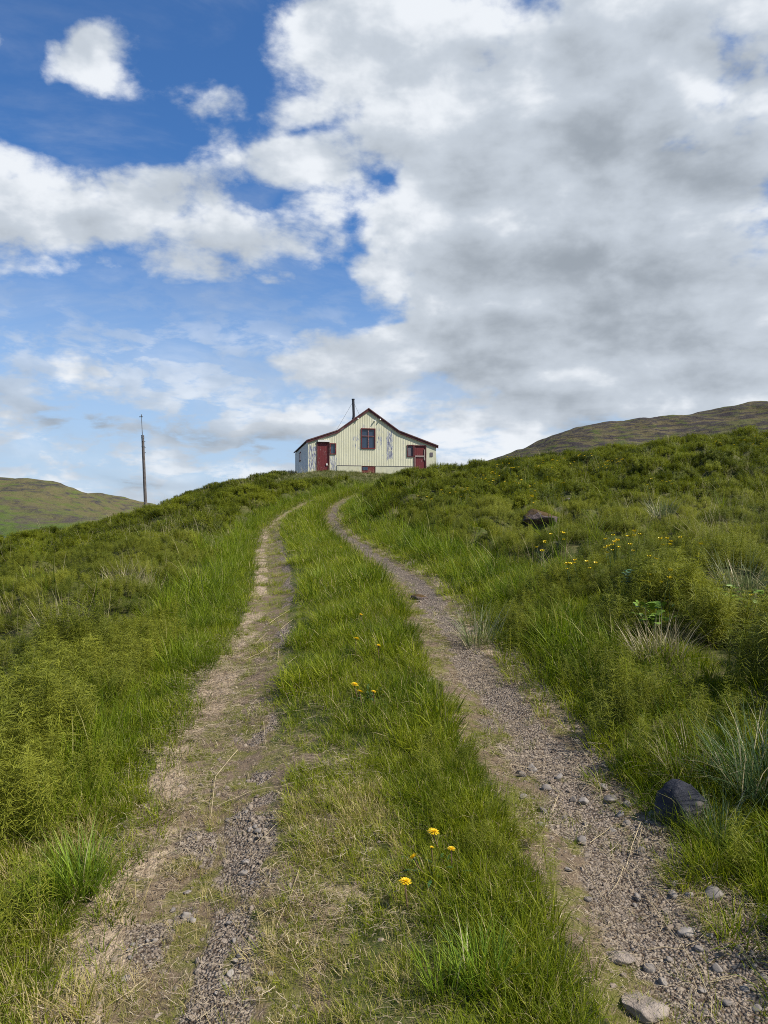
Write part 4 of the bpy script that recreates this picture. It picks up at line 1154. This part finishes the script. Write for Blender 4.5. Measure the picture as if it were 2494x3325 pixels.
# ------------------------------------------------------------------ flowers
def build_dandelions():
    M_PETAL, g, b = material('dandelion_yellow')
    b.inputs['Base Color'].default_value = (.86, .60, .012, 1); b.inputs['Roughness'].default_value = .6
    tr = g.new('ShaderNodeBsdfTranslucent', {0: (.86, .60, .01, 1)}); mx = g.new('ShaderNodeMixShader', {0: .3}); g.l.new(b.outputs[0], mx.inputs[1]); g.l.new(tr.outputs[0], mx.inputs[2])
    g.l.new(mx.outputs[0], M_PETAL.node_tree.nodes['Material Output'].inputs[0])
    M_STEM = plain('dandelion_stem', (.16, .10, .06), .6, .2, 20); M_CUP = plain('dandelion_bract', (.05, .075, .02), .6, .2, 20)
    rs = random.Random(12)
    def head(closed):
        m = MB()
        for ring, (n, el, ln, z) in enumerate(((30, .10, 1.0, 0), (26, .38, .88, .03), (20, .75, .66, .06), (12, 1.15, .42, .08))):
            for k in range(n):
                a = 6.283 * k / n + rs.uniform(-.1, .1); e = el + closed * .8 + rs.uniform(-.12, .12); l = ln * rs.uniform(.85, 1.08)
                d = np.array((math.cos(a), math.sin(a), 0)); up = np.array((0, 0, 1.0)); sd = np.array((-math.sin(a), math.cos(a), 0))
                c = np.array((0, 0, z)) + d * .08
                p1 = c + (d * math.cos(e) + up * math.sin(e)) * l * .55; p2 = p1 + (d * math.cos(e - .25) + up * math.sin(e - .25)) * l * .42
                m.strip([c, p1, p2], [.06, .13, .09], sd)
        return m.mesh('flower_head', M_PETAL)
    heads = [head(0), head(.15), head(.55)]
    def cup():
        bm = bmesh.new(); tube_bm(bm, [(0, 0, -.42), (0, 0, -.25), (0, 0, .06)], [.12, .30, .26], 10)
        for k in range(10):
            a = 6.283 * k / 10
            vs = [bm.verts.new(p) for p in ((.28 * math.cos(a - .2), .28 * math.sin(a - .2), -.1), (.28 * math.cos(a + .2), .28 * math.sin(a + .2), -.1), (.46 * math.cos(a), .46 * math.sin(a), -.42))]
            bm.faces.new(vs)
        me = bpy.data.meshes.new('bract_cup'); bm.to_mesh(me); bm.free(); me.materials.append(M_CUP); return me
    cups = cup()
    # column, row of the head, its width in the photograph, turn, tilt, shape, root offset, label
    L = [(1408, 2702, 36, 0, .15, 0, (.035, .0), 'large open dandelion, topmost and tallest of the near yellow group'),
         (1344, 2785, 36, 2.6, .75, 1, (.06, .02), 'dandelion with its head tipped over sideways, in the middle of the near yellow group'),
         (1316, 2863, 38, 0, .12, 0, (.01, -.01), 'wide open dandelion, lowest and nearest of all the yellow flowers'),
         (1402, 2753, 14, 0, .2, 2, (.01, .01), 'tiny half closed dandelion just below the tallest near dandelion'),
         (1466, 2757, 24, 0, .1, 1, (.0, -.01), 'small dandelion with a dark cup, rightmost of the near yellow group'),
         (1152, 2223, 24, 0, .2, 0, (.03, .02), 'dandelion on the middle strip, upper left one of the farther trio'),
         (1168, 2246, 19, 1.2, .4, 1, (.02, .02), 'dandelion on the middle strip, lower and middle one of the farther trio'),
         (1213, 2246, 16, 0, .2, 1, (.01, .02), 'dandelion on the middle strip, right hand one of the farther trio'),
         (1157, 2074, 20, .8, .35, 0, (-.01, -.03), 'dandelion on the middle strip, larger left one of the distant pair'),
         (1229, 2097, 16, .4, .2, 1, (.0, .0), 'dandelion on the middle strip, smaller right one of the distant pair'),
         (1172, 1996, 12, 0, .2, 1, (.02, .03), 'single small dandelion above the distant pair on the middle strip'),
         (1107, 1777, 9, 0, .1, 0, (.0, .0), 'pale tiny dandelion near the far bend of the middle strip')]
    for px, py, wpx, az, tilt, shape, off, lab in L:
        up = .10 if py > 2300 else .13
        p = ray_ground(px, py, up)
        d = p.y; w = wpx / F * d / 1.8
        z = EYE + (HY - py) / F * d
        hp = Vector((p.x, d, z)); base = Vector((p.x + off[0], d + off[1], 0)); base.z = float(H(np.array([base.x]), np.array([base.y]))[0]) - .01
        root = empty('dandelion', base); tag(root, lab, 'dandelion', 'yellow dandelions on the middle strip')
        dirv = Vector((math.sin(tilt) * math.cos(az), math.sin(tilt) * math.sin(az), math.cos(tilt)))
        rel = hp - base; bm = bmesh.new()
        mid = rel * .55 + Vector((off[0] * -.2, 0, rel.z * .08))
        end = rel - dirv * w * .4
        tube_bm(bm, [Vector((0, 0, 0)), mid * .5, mid, mid.lerp(end, .6), end], [.0022 * (1 + d / 12)] * 5, 6)
        done(bm, 'stem', M_STEM, root)
        q = dirv.to_track_quat('Z', 'Y').to_euler()
        h = add('flower_head', heads[shape], root, rel); h.rotation_euler = q; h.scale = (w, w, w)
        c = add('bract_cup', cups, root, rel); c.rotation_euler = q; c.scale = (w, w, w)
build_dandelions()

def build_buttercups():
    M_P = plain('buttercup_yellow', (.86, .64, .02), .5, .06, 20); M_S = plain('buttercup_stem', (.06, .10, .02), .6, .2, 10)
    rs = random.Random(21)
    shapes = []
    for k in range(4):
        m = MB(); hgt = .34
        lean = rs.uniform(-.06, .06)
        m.strip([np.array((0, 0, 0)), np.array((lean * .4, 0, hgt * .5)), np.array((lean, 0, hgt))], [.006, .005, .004], np.array((.7, .7, 0)))
        nst = len(m.f)
        for q in range(5):
            a = 6.283 * q / 5 + rs.uniform(-.1, .1); d = np.array((math.cos(a), math.sin(a), 0)); sd = np.array((-d[1], d[0], 0)); c = np.array((lean, 0, hgt))
            m.strip([c + d * .003, c + d * .016 + np.array((0, 0, .007)), c + d * .024 + np.array((0, 0, .018))], [.010, .027, .020], sd)
        me = m.mesh('buttercup', (M_S, M_P))
        me.polygons.foreach_set('material_index', [0 if i < nst else 1 for i in range(len(me.polygons))])
        shapes.append(me)
    # clusters seen in the photograph: column, row, spread, how many
    right = 'small yellow buttercup in the grass of the right hand hillside'
    C = [(1985, 1498, 22, 14), (1962, 1505, 14, 6), (2000, 1752, 30, 9), (1985, 1740, 16, 3), (2160, 1742, 22, 5), (2060, 1715, 26, 4), (1815, 1730, 12, 4), (1764, 1744, 9, 3), (1730, 1615, 6, 4), (1595, 1543, 14, 7), (1560, 1545, 16, 5),
         (1845, 1802, 18, 3), (1880, 1803, 22, 4), (1920, 1802, 18, 2), (2110, 1790, 20, 5), (2090, 1838, 14, 3), (2148, 1838, 12, 3), (2170, 1545, 9, 4), (2100, 1555, 8, 3), (2480, 1887, 5, 3), (1515, 1590, 14, 5), (1620, 1570, 22, 6), (1690, 1520, 26, 8), (1780, 1500, 30, 8),
         (1850, 1490, 25, 7), (1900, 1480, 22, 6), (1610, 1510, 25, 6), (2450, 1425, 30, 8), (2350, 1432, 20, 4), (1770, 1786, 4, 1), (1660, 1495, 20, 5), (2490, 1490, 4, 1), (2230, 1745, 8, 2), (2270, 1755, 6, 2), (1455, 1600, 20, 5), (1400, 1610, 18, 4), (1720, 1560, 40, 6), (1820, 1555, 40, 5)]
    n = 0
    for px, py, sp, k in C:
        for q in range(k):
            x = px + rs.gauss(0, sp); y = py + rs.gauss(0, sp * .35)
            p = ray_ground(min(x, 2490), y, .36 if y > 1560 else .5)
            if p is None or inside_house(np.array([p.x]), np.array([p.y]))[0] or p.y > 60: continue
            o = add('buttercup', shapes[rs.randrange(4)], None, p)
            o.rotation_euler = (rs.uniform(-.15, .15), rs.uniform(-.15, .15), rs.uniform(0, 6.28)); f = rs.uniform(.5, .75) * (1 + p.y / 40); o.scale = (f, f, f * (1.35 if p.y > 20 else 1.15))
            tag(o, right, 'buttercup', 'buttercups on the right hillside'); n += 1
    print('buttercups', n)
build_buttercups()

# ------------------------------------------------------------------ stones and boulders
def boulder_material(name, a, c, moss, thr=.55, patch=None):
    m, g, b = material(name)
    pos = g.new('ShaderNodeTexCoord').outputs['Object']; nrm = g.new('ShaderNodeNewGeometry').outputs['Normal']
    nz = g.new('ShaderNodeSeparateXYZ', {0: nrm}).outputs[2]
    n = g.noise(pos, 9, 7, .65); n2 = g.noise(pos, 26, 6, .7)
    col = g.mix(g.step(n, .3, .7), a, c)
    if patch: col = g.mix(g.step(g.noise(pos, 4.5, 4, .6), .52, .62), col, patch)
    col = g.mix(g.math('MULTIPLY', g.step(n2, .6, .75), .35), col, (.22, .20, .19))
    if moss: col = g.mix(g.step(g.math('ADD', nz, g.math('MULTIPLY', g.math('SUBTRACT', n, .5), 2.0)), thr, thr + .22), col, moss)
    g.l.new(col, b.inputs['Base Color']); b.inputs['Roughness'].default_value = .85; b.inputs['Specular IOR Level'].default_value = .25
    bp = g.new('ShaderNodeBump', {'Height': g.math('ADD', n, g.math('MULTIPLY', n2, .5)), 'Strength': 1.0, 'Distance': .035}); g.l.new(bp.outputs[0], b.inputs['Normal'])
    return m

def build_stones():
    rs = random.Random(33)
    hz = lambda x, y: float(H(np.array([x]), np.array([y]))[0])
    def place(name, label, cat, px, py, wpx, aspect, seed, mat, group=None, rz=None, sink=.25, sub=3, rough=.35, depth=.8):
        """wpx: width in the photograph; px,py: where the stone's middle is seen"""
        p = ray_ground(px, py, .0)
        w = wpx / F * p.y / 2
        me = stone_mesh(seed, (w, w * depth, w * aspect), sub, rough, name, (mat,), 5)
        o = add(name, me, None, (p.x, p.y + w * .1, hz(p.x, p.y) + w * aspect * (.55 - sink)))
        o.rotation_euler = (rs.uniform(-.15, .15), rs.uniform(-.15, .15), rs.uniform(0, 6.28) if rz is None else rz)
        return tag(o, label, cat, group)
    M_B1 = boulder_material('dark_basalt', (.019, .021, .030), (.044, .047, .060), (.12, .065, .012), .95, patch=(.12, .105, .095))
    M_B2 = boulder_material('mossy_stone', (.085, .060, .055), (.15, .12, .115), (.070, .042, .012), .55)
    M_B3 = boulder_material('pale_track_stone', (.15, .13, .12), (.27, .235, .21), None)
    M_B4 = boulder_material('tan_track_stone', (.20, .165, .135), (.34, .285, .235), None)
    place('boulder', 'dark blue grey boulder half buried in the right verge of the track', 'boulder', 2222, 2655, 175, 1.35, 5, M_B1, None, .4, .40, 4, .30, .9)
    place('boulder', 'brown mossy boulder showing between green mounds on the right hillside', 'boulder', 1745, 1696, 120, .50, 9, M_B2, None, .2, .02, 4, .5)
    place('boulder', 'big flat tan stone sunk in the gravel at the bottom edge of the picture', 'stone', 2090, 3285, 170, .34, 12, M_B4, None, .4, .38, 4, .25, .9)
    place('boulder', 'long flat pale slab along the grass edge of the right track', 'stone', 2002, 3110, 115, .30, 14, M_B4, None, -.7, .38, 4, .3, .6)
    place('boulder', 'flat purple brown stone at the far right edge of the track under the bank', 'stone', 1365, 1946, 62, .35, 15, M_B2, None, 0, .0, 3, .3)
    place('boulder', 'pale rounded stone among the mounds above the mossy boulder', 'stone', 1843, 1640, 32, .7, 17, M_B3, None, 0, -.5, 3, .3)
    # bigger stones lying in the gravel
    one = [(1983, 2604, 52, .45, 'broad grey stone at the inner edge of the gravel, level with the dark boulder'), (2037, 2620, 34, .75, 'upright pointed grey stone beside the broad one near the dark boulder'), (1900, 2607, 50, .4, 'long brown grey stone lying across the right track left of the broad one'),
           (2150, 2664, 32, .75, 'pale rounded stone touching the foot of the dark boulder'), (2320, 2908, 82, .4, 'dark angular slab with straw across it in the right track'), (2231, 3036, 58, .5, 'large tan stone low in the right track beneath a bent straw stalk'),
           (2109, 3157, 54, .45, 'smooth oval grey stone just above the big flat tan stone'), (1890, 2740, 46, .7, 'angular two toned stone on the left edge of the right track'), (603, 2980, 36, .8, 'dark angular stone standing alone in the left track'), (628, 2998, 24, .6, 'small tan stone leaning against the dark angular stone'),
           (798, 2806, 34, .45, 'flat tan stone at the top of the pebble row in the left track'), (790, 2843, 34, .55, 'pale angular stone below the flat tan one in the pebble row'), (608, 2903, 30, .4, 'pale flat stone in the grass above the dark angular stone'), (747, 3165, 32, .7, 'tan lump low in the pebble row of the left track'),
           (764, 3130, 28, .6, 'slanted grey stone above the tan lump in the pebble row'), (407, 3180, 46, .3, 'wide flat stone near the bottom left straw'), (477, 3057, 18, .6, 'whitish pebble in the little cluster by the left verge'), (421, 3121, 24, .5, 'speckled stone below the little cluster by the left verge'),
           (838, 2702, 30, .6, 'brown stone high in the left track pebble row'), (843, 2724, 30, .65, 'dark grey stone directly below the brown one in the left track'), (880, 3168, 28, .6, 'tan triangular stone in the dry grass right of the pebble row')]
    for k, (px, py, w, asp, lab) in enumerate(one):
        place('stone', lab, 'stone', px, py, w, asp, 60 + k, M_STONE, 'single stones lying in the wheel tracks', None, .08, 3)
    R_ = [(1760, 2640), (2150, 2662), (2036, 2680), (1775, 2562), (1815, 2530), (2013, 2650), (2069, 2920), (1910, 2924), (2190, 2880), (2240, 2915), (2185, 2912), (2441, 3100), (2484, 2988), (2270, 3083), (2120, 2650), (2085, 2770), (1845, 2828), (2062, 2948), (2130, 2912), (2305, 3040), (2360, 3050), (2400, 3080), (2450, 3140),
          (1990, 2700), (1830, 2660), (1760, 2680), (2240, 3150), (2170, 3120), (2060, 3090), (2330, 3150), (2420, 3220), (2360, 3260), (2460, 3280), (2210, 3040), (1700, 2590), (1860, 2600), (1900, 2680), (2280, 3220), (2150, 3200), (2480, 3180), (1960, 2560), (1730, 2500), (1690, 2520)]
    protos = [stone_mesh(120 + k, (1, rs.uniform(.65, .95), rs.uniform(.45, .75)), 3, .35, 'stone', (M_STONE,), 5) for k in range(6)]
    for k, (px, py) in enumerate(R_):
        p = ray_ground(px, py); w = rs.uniform(11, 21) / F * p.y
        o = add('stone', protos[k % 6], None, (p.x, p.y, p.z + w * .2)); o.scale = (w, w, w); o.rotation_euler = (rs.uniform(-.2, .2), rs.uniform(-.2, .2), rs.uniform(0, 6.28))
        tag(o, 'fist sized grey brown stone lying loose in the gravel of the right track', 'stone', 'loose stones in the right wheel track')
    L_ = [(738, 2670), (770, 2660), (800, 2640), (830, 2690), (620, 2990), (560, 2960), (690, 2880), (430, 3068), (455, 3080), (500, 3062), (420, 3090), (770, 3090), (760, 3060), (730, 3200), (700, 3230), (780, 3110), (820, 2870), (810, 2700), (620, 2715), (890, 2960), (960, 2975), (720, 3260), (745, 3000)]
    for k, (px, py) in enumerate(L_):
        p = ray_ground(px, py); w = rs.uniform(8, 14) / F * p.y
        o = add('stone', protos[k % 6], None, (p.x, p.y, p.z + w * .2)); o.scale = (w, w, w); o.rotation_euler = (rs.uniform(-.2, .2), rs.uniform(-.2, .2), rs.uniform(0, 6.28))
        tag(o, 'small grey pebble lying loose in the left wheel track', 'stone', 'loose pebbles in the left wheel track')
build_stones()

# ------------------------------------------------------------------ single straw stalks
def build_stalks():
    M = plain('dry_straw_stalk', (.42, .34, .20), .6, .25, 12)
    rs = random.Random(44)
    A = lambda x, y: (1600 + x * .5389, 2400 + y * .5389)
    B = lambda x, y: (x * .6028, 2200 + y * .6028)
    D = lambda x, y: (700 + x * .4822, 1500 + y * .4822)
    RL = 'long dry straw stalk lying on the stones of the right wheel track'; LL = 'long dry straw stalk lying on the left wheel track'; FL = 'dry straw stalk lying far up the left wheel track'
    S = [((A(490, 0), A(560, 95), A(625, 200), A(660, 345)), 'bent straw stalk hanging from the bank down to the broad grey stone', 2.2), ((A(950, 980), A(1050, 1130), A(1160, 1270), A(1320, 1580), A(1315, 1700)), 'longest straw stalk, kinked near the bottom right of the picture', 2.6),
         ((A(890, 505), A(840, 650), A(800, 785)), 'straight pale straw stalk pointing up the right track below the dark boulder', 2.4), ((B(1280, 395), B(1160, 540), B(1135, 760)), 'sharply kinked pale straw stalk beside the green tuft in the left track', 2.6),
         ((A(110, 125), A(260, 230), A(425, 330)), RL, 1.8), ((A(500, 435), A(560, 510), A(620, 570)), RL, 1.8), ((A(585, 630), A(710, 530)), RL, 2.4), ((A(905, 550), A(1030, 625), A(1160, 680)), RL, 2.2), ((A(1110, 640), A(1350, 810), A(1640, 1060)), RL, 1.8), ((A(660, 650), A(800, 790), A(960, 990)), RL, 1.8),
         ((A(930, 1275), A(1050, 1272), A(1160, 1275)), RL, 1.8), ((A(1165, 1265), A(1240, 1215), A(1290, 1170)), RL, 1.5), ((A(1240, 1350), A(1330, 1520), A(1400, 1650)), RL, 1.8), ((A(1310, 1480), A(1490, 1430)), RL, 2.0), ((A(1320, 1465), A(1470, 1440)), RL, 1.6), ((A(400, 335), A(355, 455)), RL, 1.8), ((A(1270, 720), A(1340, 880), A(1420, 1040)), RL, 1.5),
         ((A(1140, 1380), A(1300, 1430), A(1480, 1470)), RL, 1.5), ((A(540, 760), A(640, 930), A(780, 1190)), RL, 1.4), ((A(900, 520), A(870, 690)), RL, 1.4), ((A(790, 785), A(760, 860), A(700, 940)), RL, 1.6), ((A(850, 740), A(900, 800)), RL, 1.5), ((A(1200, 780), A(1400, 900), A(1600, 1050)), RL, 1.4), ((A(620, 640), A(800, 800), A(900, 850)), RL, 1.3), ((A(1000, 640), A(1260, 710), A(1400, 800)), RL, 1.3),
         ((B(1525, 755), B(1460, 825), B(1395, 890)), LL, 2.0), ((B(1160, 700), B(1350, 620), B(1600, 570)), LL, 1.8), ((B(640, 1505), B(740, 1470), B(830, 1430)), LL, 1.6), ((B(1125, 1150), B(1150, 1210), B(1185, 1275)), LL, 1.8), ((B(1610, 1040), B(1560, 1200), B(1490, 1340)), LL, 1.8), ((B(630, 1755), B(700, 1710)), LL, 3.4), ((B(700, 1700), B(780, 1630)), LL, 2.4), ((B(700, 1745), B(790, 1660)), LL, 2.2),
         ((B(1060, 1865), B(1165, 1765)), LL, 2.0), ((B(280, 1805), B(450, 1808), B(600, 1800)), LL, 1.6), ((B(1130, 1220), B(1280, 1165)), LL, 2.2), ((B(910, 355), B(1000, 400), B(1085, 440)), LL, 1.5), ((B(1530, 1480), B(1480, 1400)), LL, 1.5), ((B(1580, 1350), B(1480, 1460)), LL, 1.4), ((B(1420, 240), B(1430, 360)), LL, 1.5), ((B(1480, 200), B(1659, 175)), LL, 1.4), ((B(1400, 1060), B(1560, 960)), LL, 1.6),
         ((D(270, 1230), D(340, 1160)), FL, 3.0), ((D(360, 1090), D(430, 1040), D(500, 1000)), FL, 2.4), ((D(195, 1330), D(300, 1290)), FL, 2.4), ((D(480, 1360), D(550, 1310)), FL, 2.4), ((D(420, 1330), D(425, 1270)), FL, 2.2), ((D(440, 1130), D(520, 1060)), FL, 2.0), ((D(300, 1290), D(375, 1235)), FL, 2.2)]
    for pts, lab, wpx in S:
        P = []
        for (px, py) in pts:
            p = ray_ground(px, py, .012); P.append(p + Vector((0, 0, .010 + rs.uniform(0, .008))))
        Q = [P[0]]
        for a, b in zip(P[:-1], P[1:]):
            for t in (.33, .67, 1.0):
                q = a.lerp(b, t); q.z += rs.uniform(-.002, .004); Q.append(q)
        r = wpx / F * P[0].y * (.42 if P[0].y < 6 else .28) + .0004
        c = Q[0].copy(); bm = bmesh.new(); tube_bm(bm, [q - c for q in Q], [r * (1 - .5 * k / len(Q)) for k in range(len(Q))], 5)
        o = done(bm, 'straw_stalk', M, None, c); g = {RL: 'straw stalks on the right wheel track', LL: 'straw stalks on the left wheel track', FL: 'straw stalks far up the left wheel track'}.get(lab)
        tag(o, lab, 'straw stalk', g)
build_stalks()

# ------------------------------------------------------------------ grass tussocks and leafy plants that stand out
def build_tussocks():
    rs = random.Random(55)
    def mat(name, a, c, dry):
        m, g, b = material(name)
        rnd = g.new('ShaderNodeNewGeometry').outputs['Random Per Island']
        col = g.mix(rnd, a, c); col = g.mix(g.step(rnd, 1 - dry, 1 - dry + .04), col, (.55, .47, .29))
        g.l.new(col, b.inputs['Base Color']); b.inputs['Roughness'].default_value = .5; b.inputs['Specular IOR Level'].default_value = .3
        tr = g.new('ShaderNodeBsdfTranslucent'); g.l.new(col, tr.inputs[0]); mx = g.new('ShaderNodeMixShader', {0: .25}); g.l.new(b.outputs[0], mx.inputs[1]); g.l.new(tr.outputs[0], mx.inputs[2])
        g.l.new(mx.outputs[0], m.node_tree.nodes['Material Output'].inputs[0]); return m
    M1 = mat('blue_green_blades', (.045, .095, .035), (.13, .18, .075), .14); M2 = mat('pale_blades', (.09, .125, .04), (.22, .245, .10), .16); M3 = mat('straw_blades', (.19, .155, .075), (.40, .34, .20), .25); M4 = mat('bright_blades', (.085, .165, .008), (.25, .34, .03), .05)
    L = [(2470, 2580, 330, .28, .50, .13, .0042, M1, .9, 1.3, 'tall blue green grass tussock with drooping straw at the right edge of the picture'),
         (2330, 2730, 150, .14, .28, .07, .0036, M1, .8, 1.0, 'small dark green grass tuft in front of the dark boulder'),
         (2400, 1960, 260, .35, .62, .20, .0060, M2, .9, 1.2, 'large pale grass tussock with tall seed stalks on the right hillside'),
         (2150, 1680, 150, .30, .50, .20, .0085, M2, 1.0, 1.5, 'pale drooping grass tussock among the mounds right of the mossy boulder'),
         (2140, 2130, 200, .18, .42, .16, .0044, M3, 1.25, .7, 'mound of dry straw coloured grass on the right bank above the boulder'),
         (2235, 2505, 190, .14, .30, .12, .0030, M3, 1.3, 1.3, 'fringe of dead straw grass hanging over the dark boulder'),
         (210, 2075, 240, .30, .62, .16, .0048, M3, 1.35, .5, 'flattened fan of long pale straw on the left bank'),
         (400, 1910, 120, .25, .50, .18, .0060, M3, 1.1, .8, 'small tuft of pale dead grass on the left bank above the flattened fan'),
         (270, 2900, 170, .16, .36, .08, .0050, M4, .95, .9, 'spreading bright green grass clump beside the straw edge of the left track'),
         (1560, 3190, 150, .12, .26, .07, .0042, M4, .7, .8, 'brightest green grass clump on the middle strip near the bottom edge'),
         (1560, 2090, 140, .25, .48, .14, .0046, M2, 1.0, 1.1, 'pale grass leaning out over the right track edge halfway up'),
         (1440, 3225, 60, .12, .22, .05, .0040, M4, .6, .8, 'bright thin grass tuft left of the brightest clump'),
         (1000, 1900, 90, .14, .30, .14, .0052, M4, .6, .8, 'dark lush grass tuft in the middle strip far up the track')]
    L[-1] = (1040, 1890) + L[-1][2:]
    for px, py, n, h0, h1, rad, w, m, lean, curl, lab in L:
        p = ray_ground(px, py, 0)
        o = add('grass_tussock', grass_tuft(rs, n, rad, h0, h1, w, lean, curl, 4).mesh('grass_tussock', m), None, p - Vector((0, 0, .01)))
        tag(o, lab, 'grass tussock')
    # broad leaved plants
    ML = plain('bright_leaf', (.11, .19, .014), .5, .25, 20); MD = plain('blue_leaf', (.05, .11, .045), .5, .25, 20); MK = plain('dark_leaf', (.03, .075, .015), .5, .25, 20)
    def leaf(m, base, ang, el, L_, W_, lobes):
        d = np.array((math.cos(ang) * math.cos(el), math.sin(ang) * math.cos(el), math.sin(el))); sd = np.array((-math.sin(ang), math.cos(ang), 0)); 
        pts = []; ws = []
        for k in range(8):
            t = k / 7; pts.append(base + d * L_ * t - np.array((0, 0, .35 * L_ * t * t))); ws.append(W_ * math.sin(math.pi * (t * .86 + .1)) * (1 + (.25 if k % 2 else -.18) * lobes))
        m.strip(pts, ws, sd)
    for px, py, n, hgt, L_, W_, mt, lab in ((2120, 2010, 60, .26, .062, .058, ML, 'bright yellow green broad leaved plant on the right bank'), (2385, 1945, 34, .24, .06, .055, ML, 'yellow green leafy plant left of the large pale tussock base'),
                                            (2045, 1885, 26, .22, .06, .045, MD, 'blue green leafy plant among the horsetail below the buttercups'), (1195, 2262, 18, .06, .07, .02, MK, 'dark leaf rosette under the farther dandelion trio'), (2470, 1960, 30, .26, .06, .055, ML, 'yellow green leafy plant at the right edge of the hillside'), (1420, 2820, 20, .04, .055, .013, MK, 'dark toothed leaf rosette under the near dandelions')):
        m = MB()
        for k in range(n):
            a = rs.uniform(0, 6.283); r = rs.uniform(.0, .13); leaf(m, np.array((r * math.cos(a), r * math.sin(a), hgt * rs.uniform(.4, 1.0))), a, rs.uniform(.2, 1.15), L_ * rs.uniform(.6, 1.15), W_ * rs.uniform(.8, 1.1), 1)
            m.strip([np.array((0, 0, -.01)), np.array((r * math.cos(a), r * math.sin(a), hgt * .7))], [.006, .004], np.array((.7, .7, 0)))
        p = ray_ground(px, py, hgt * .6)
        tag(add('leafy_plant', m.mesh('leafy_plant', mt), None, p), lab, 'plant')
build_tussocks()
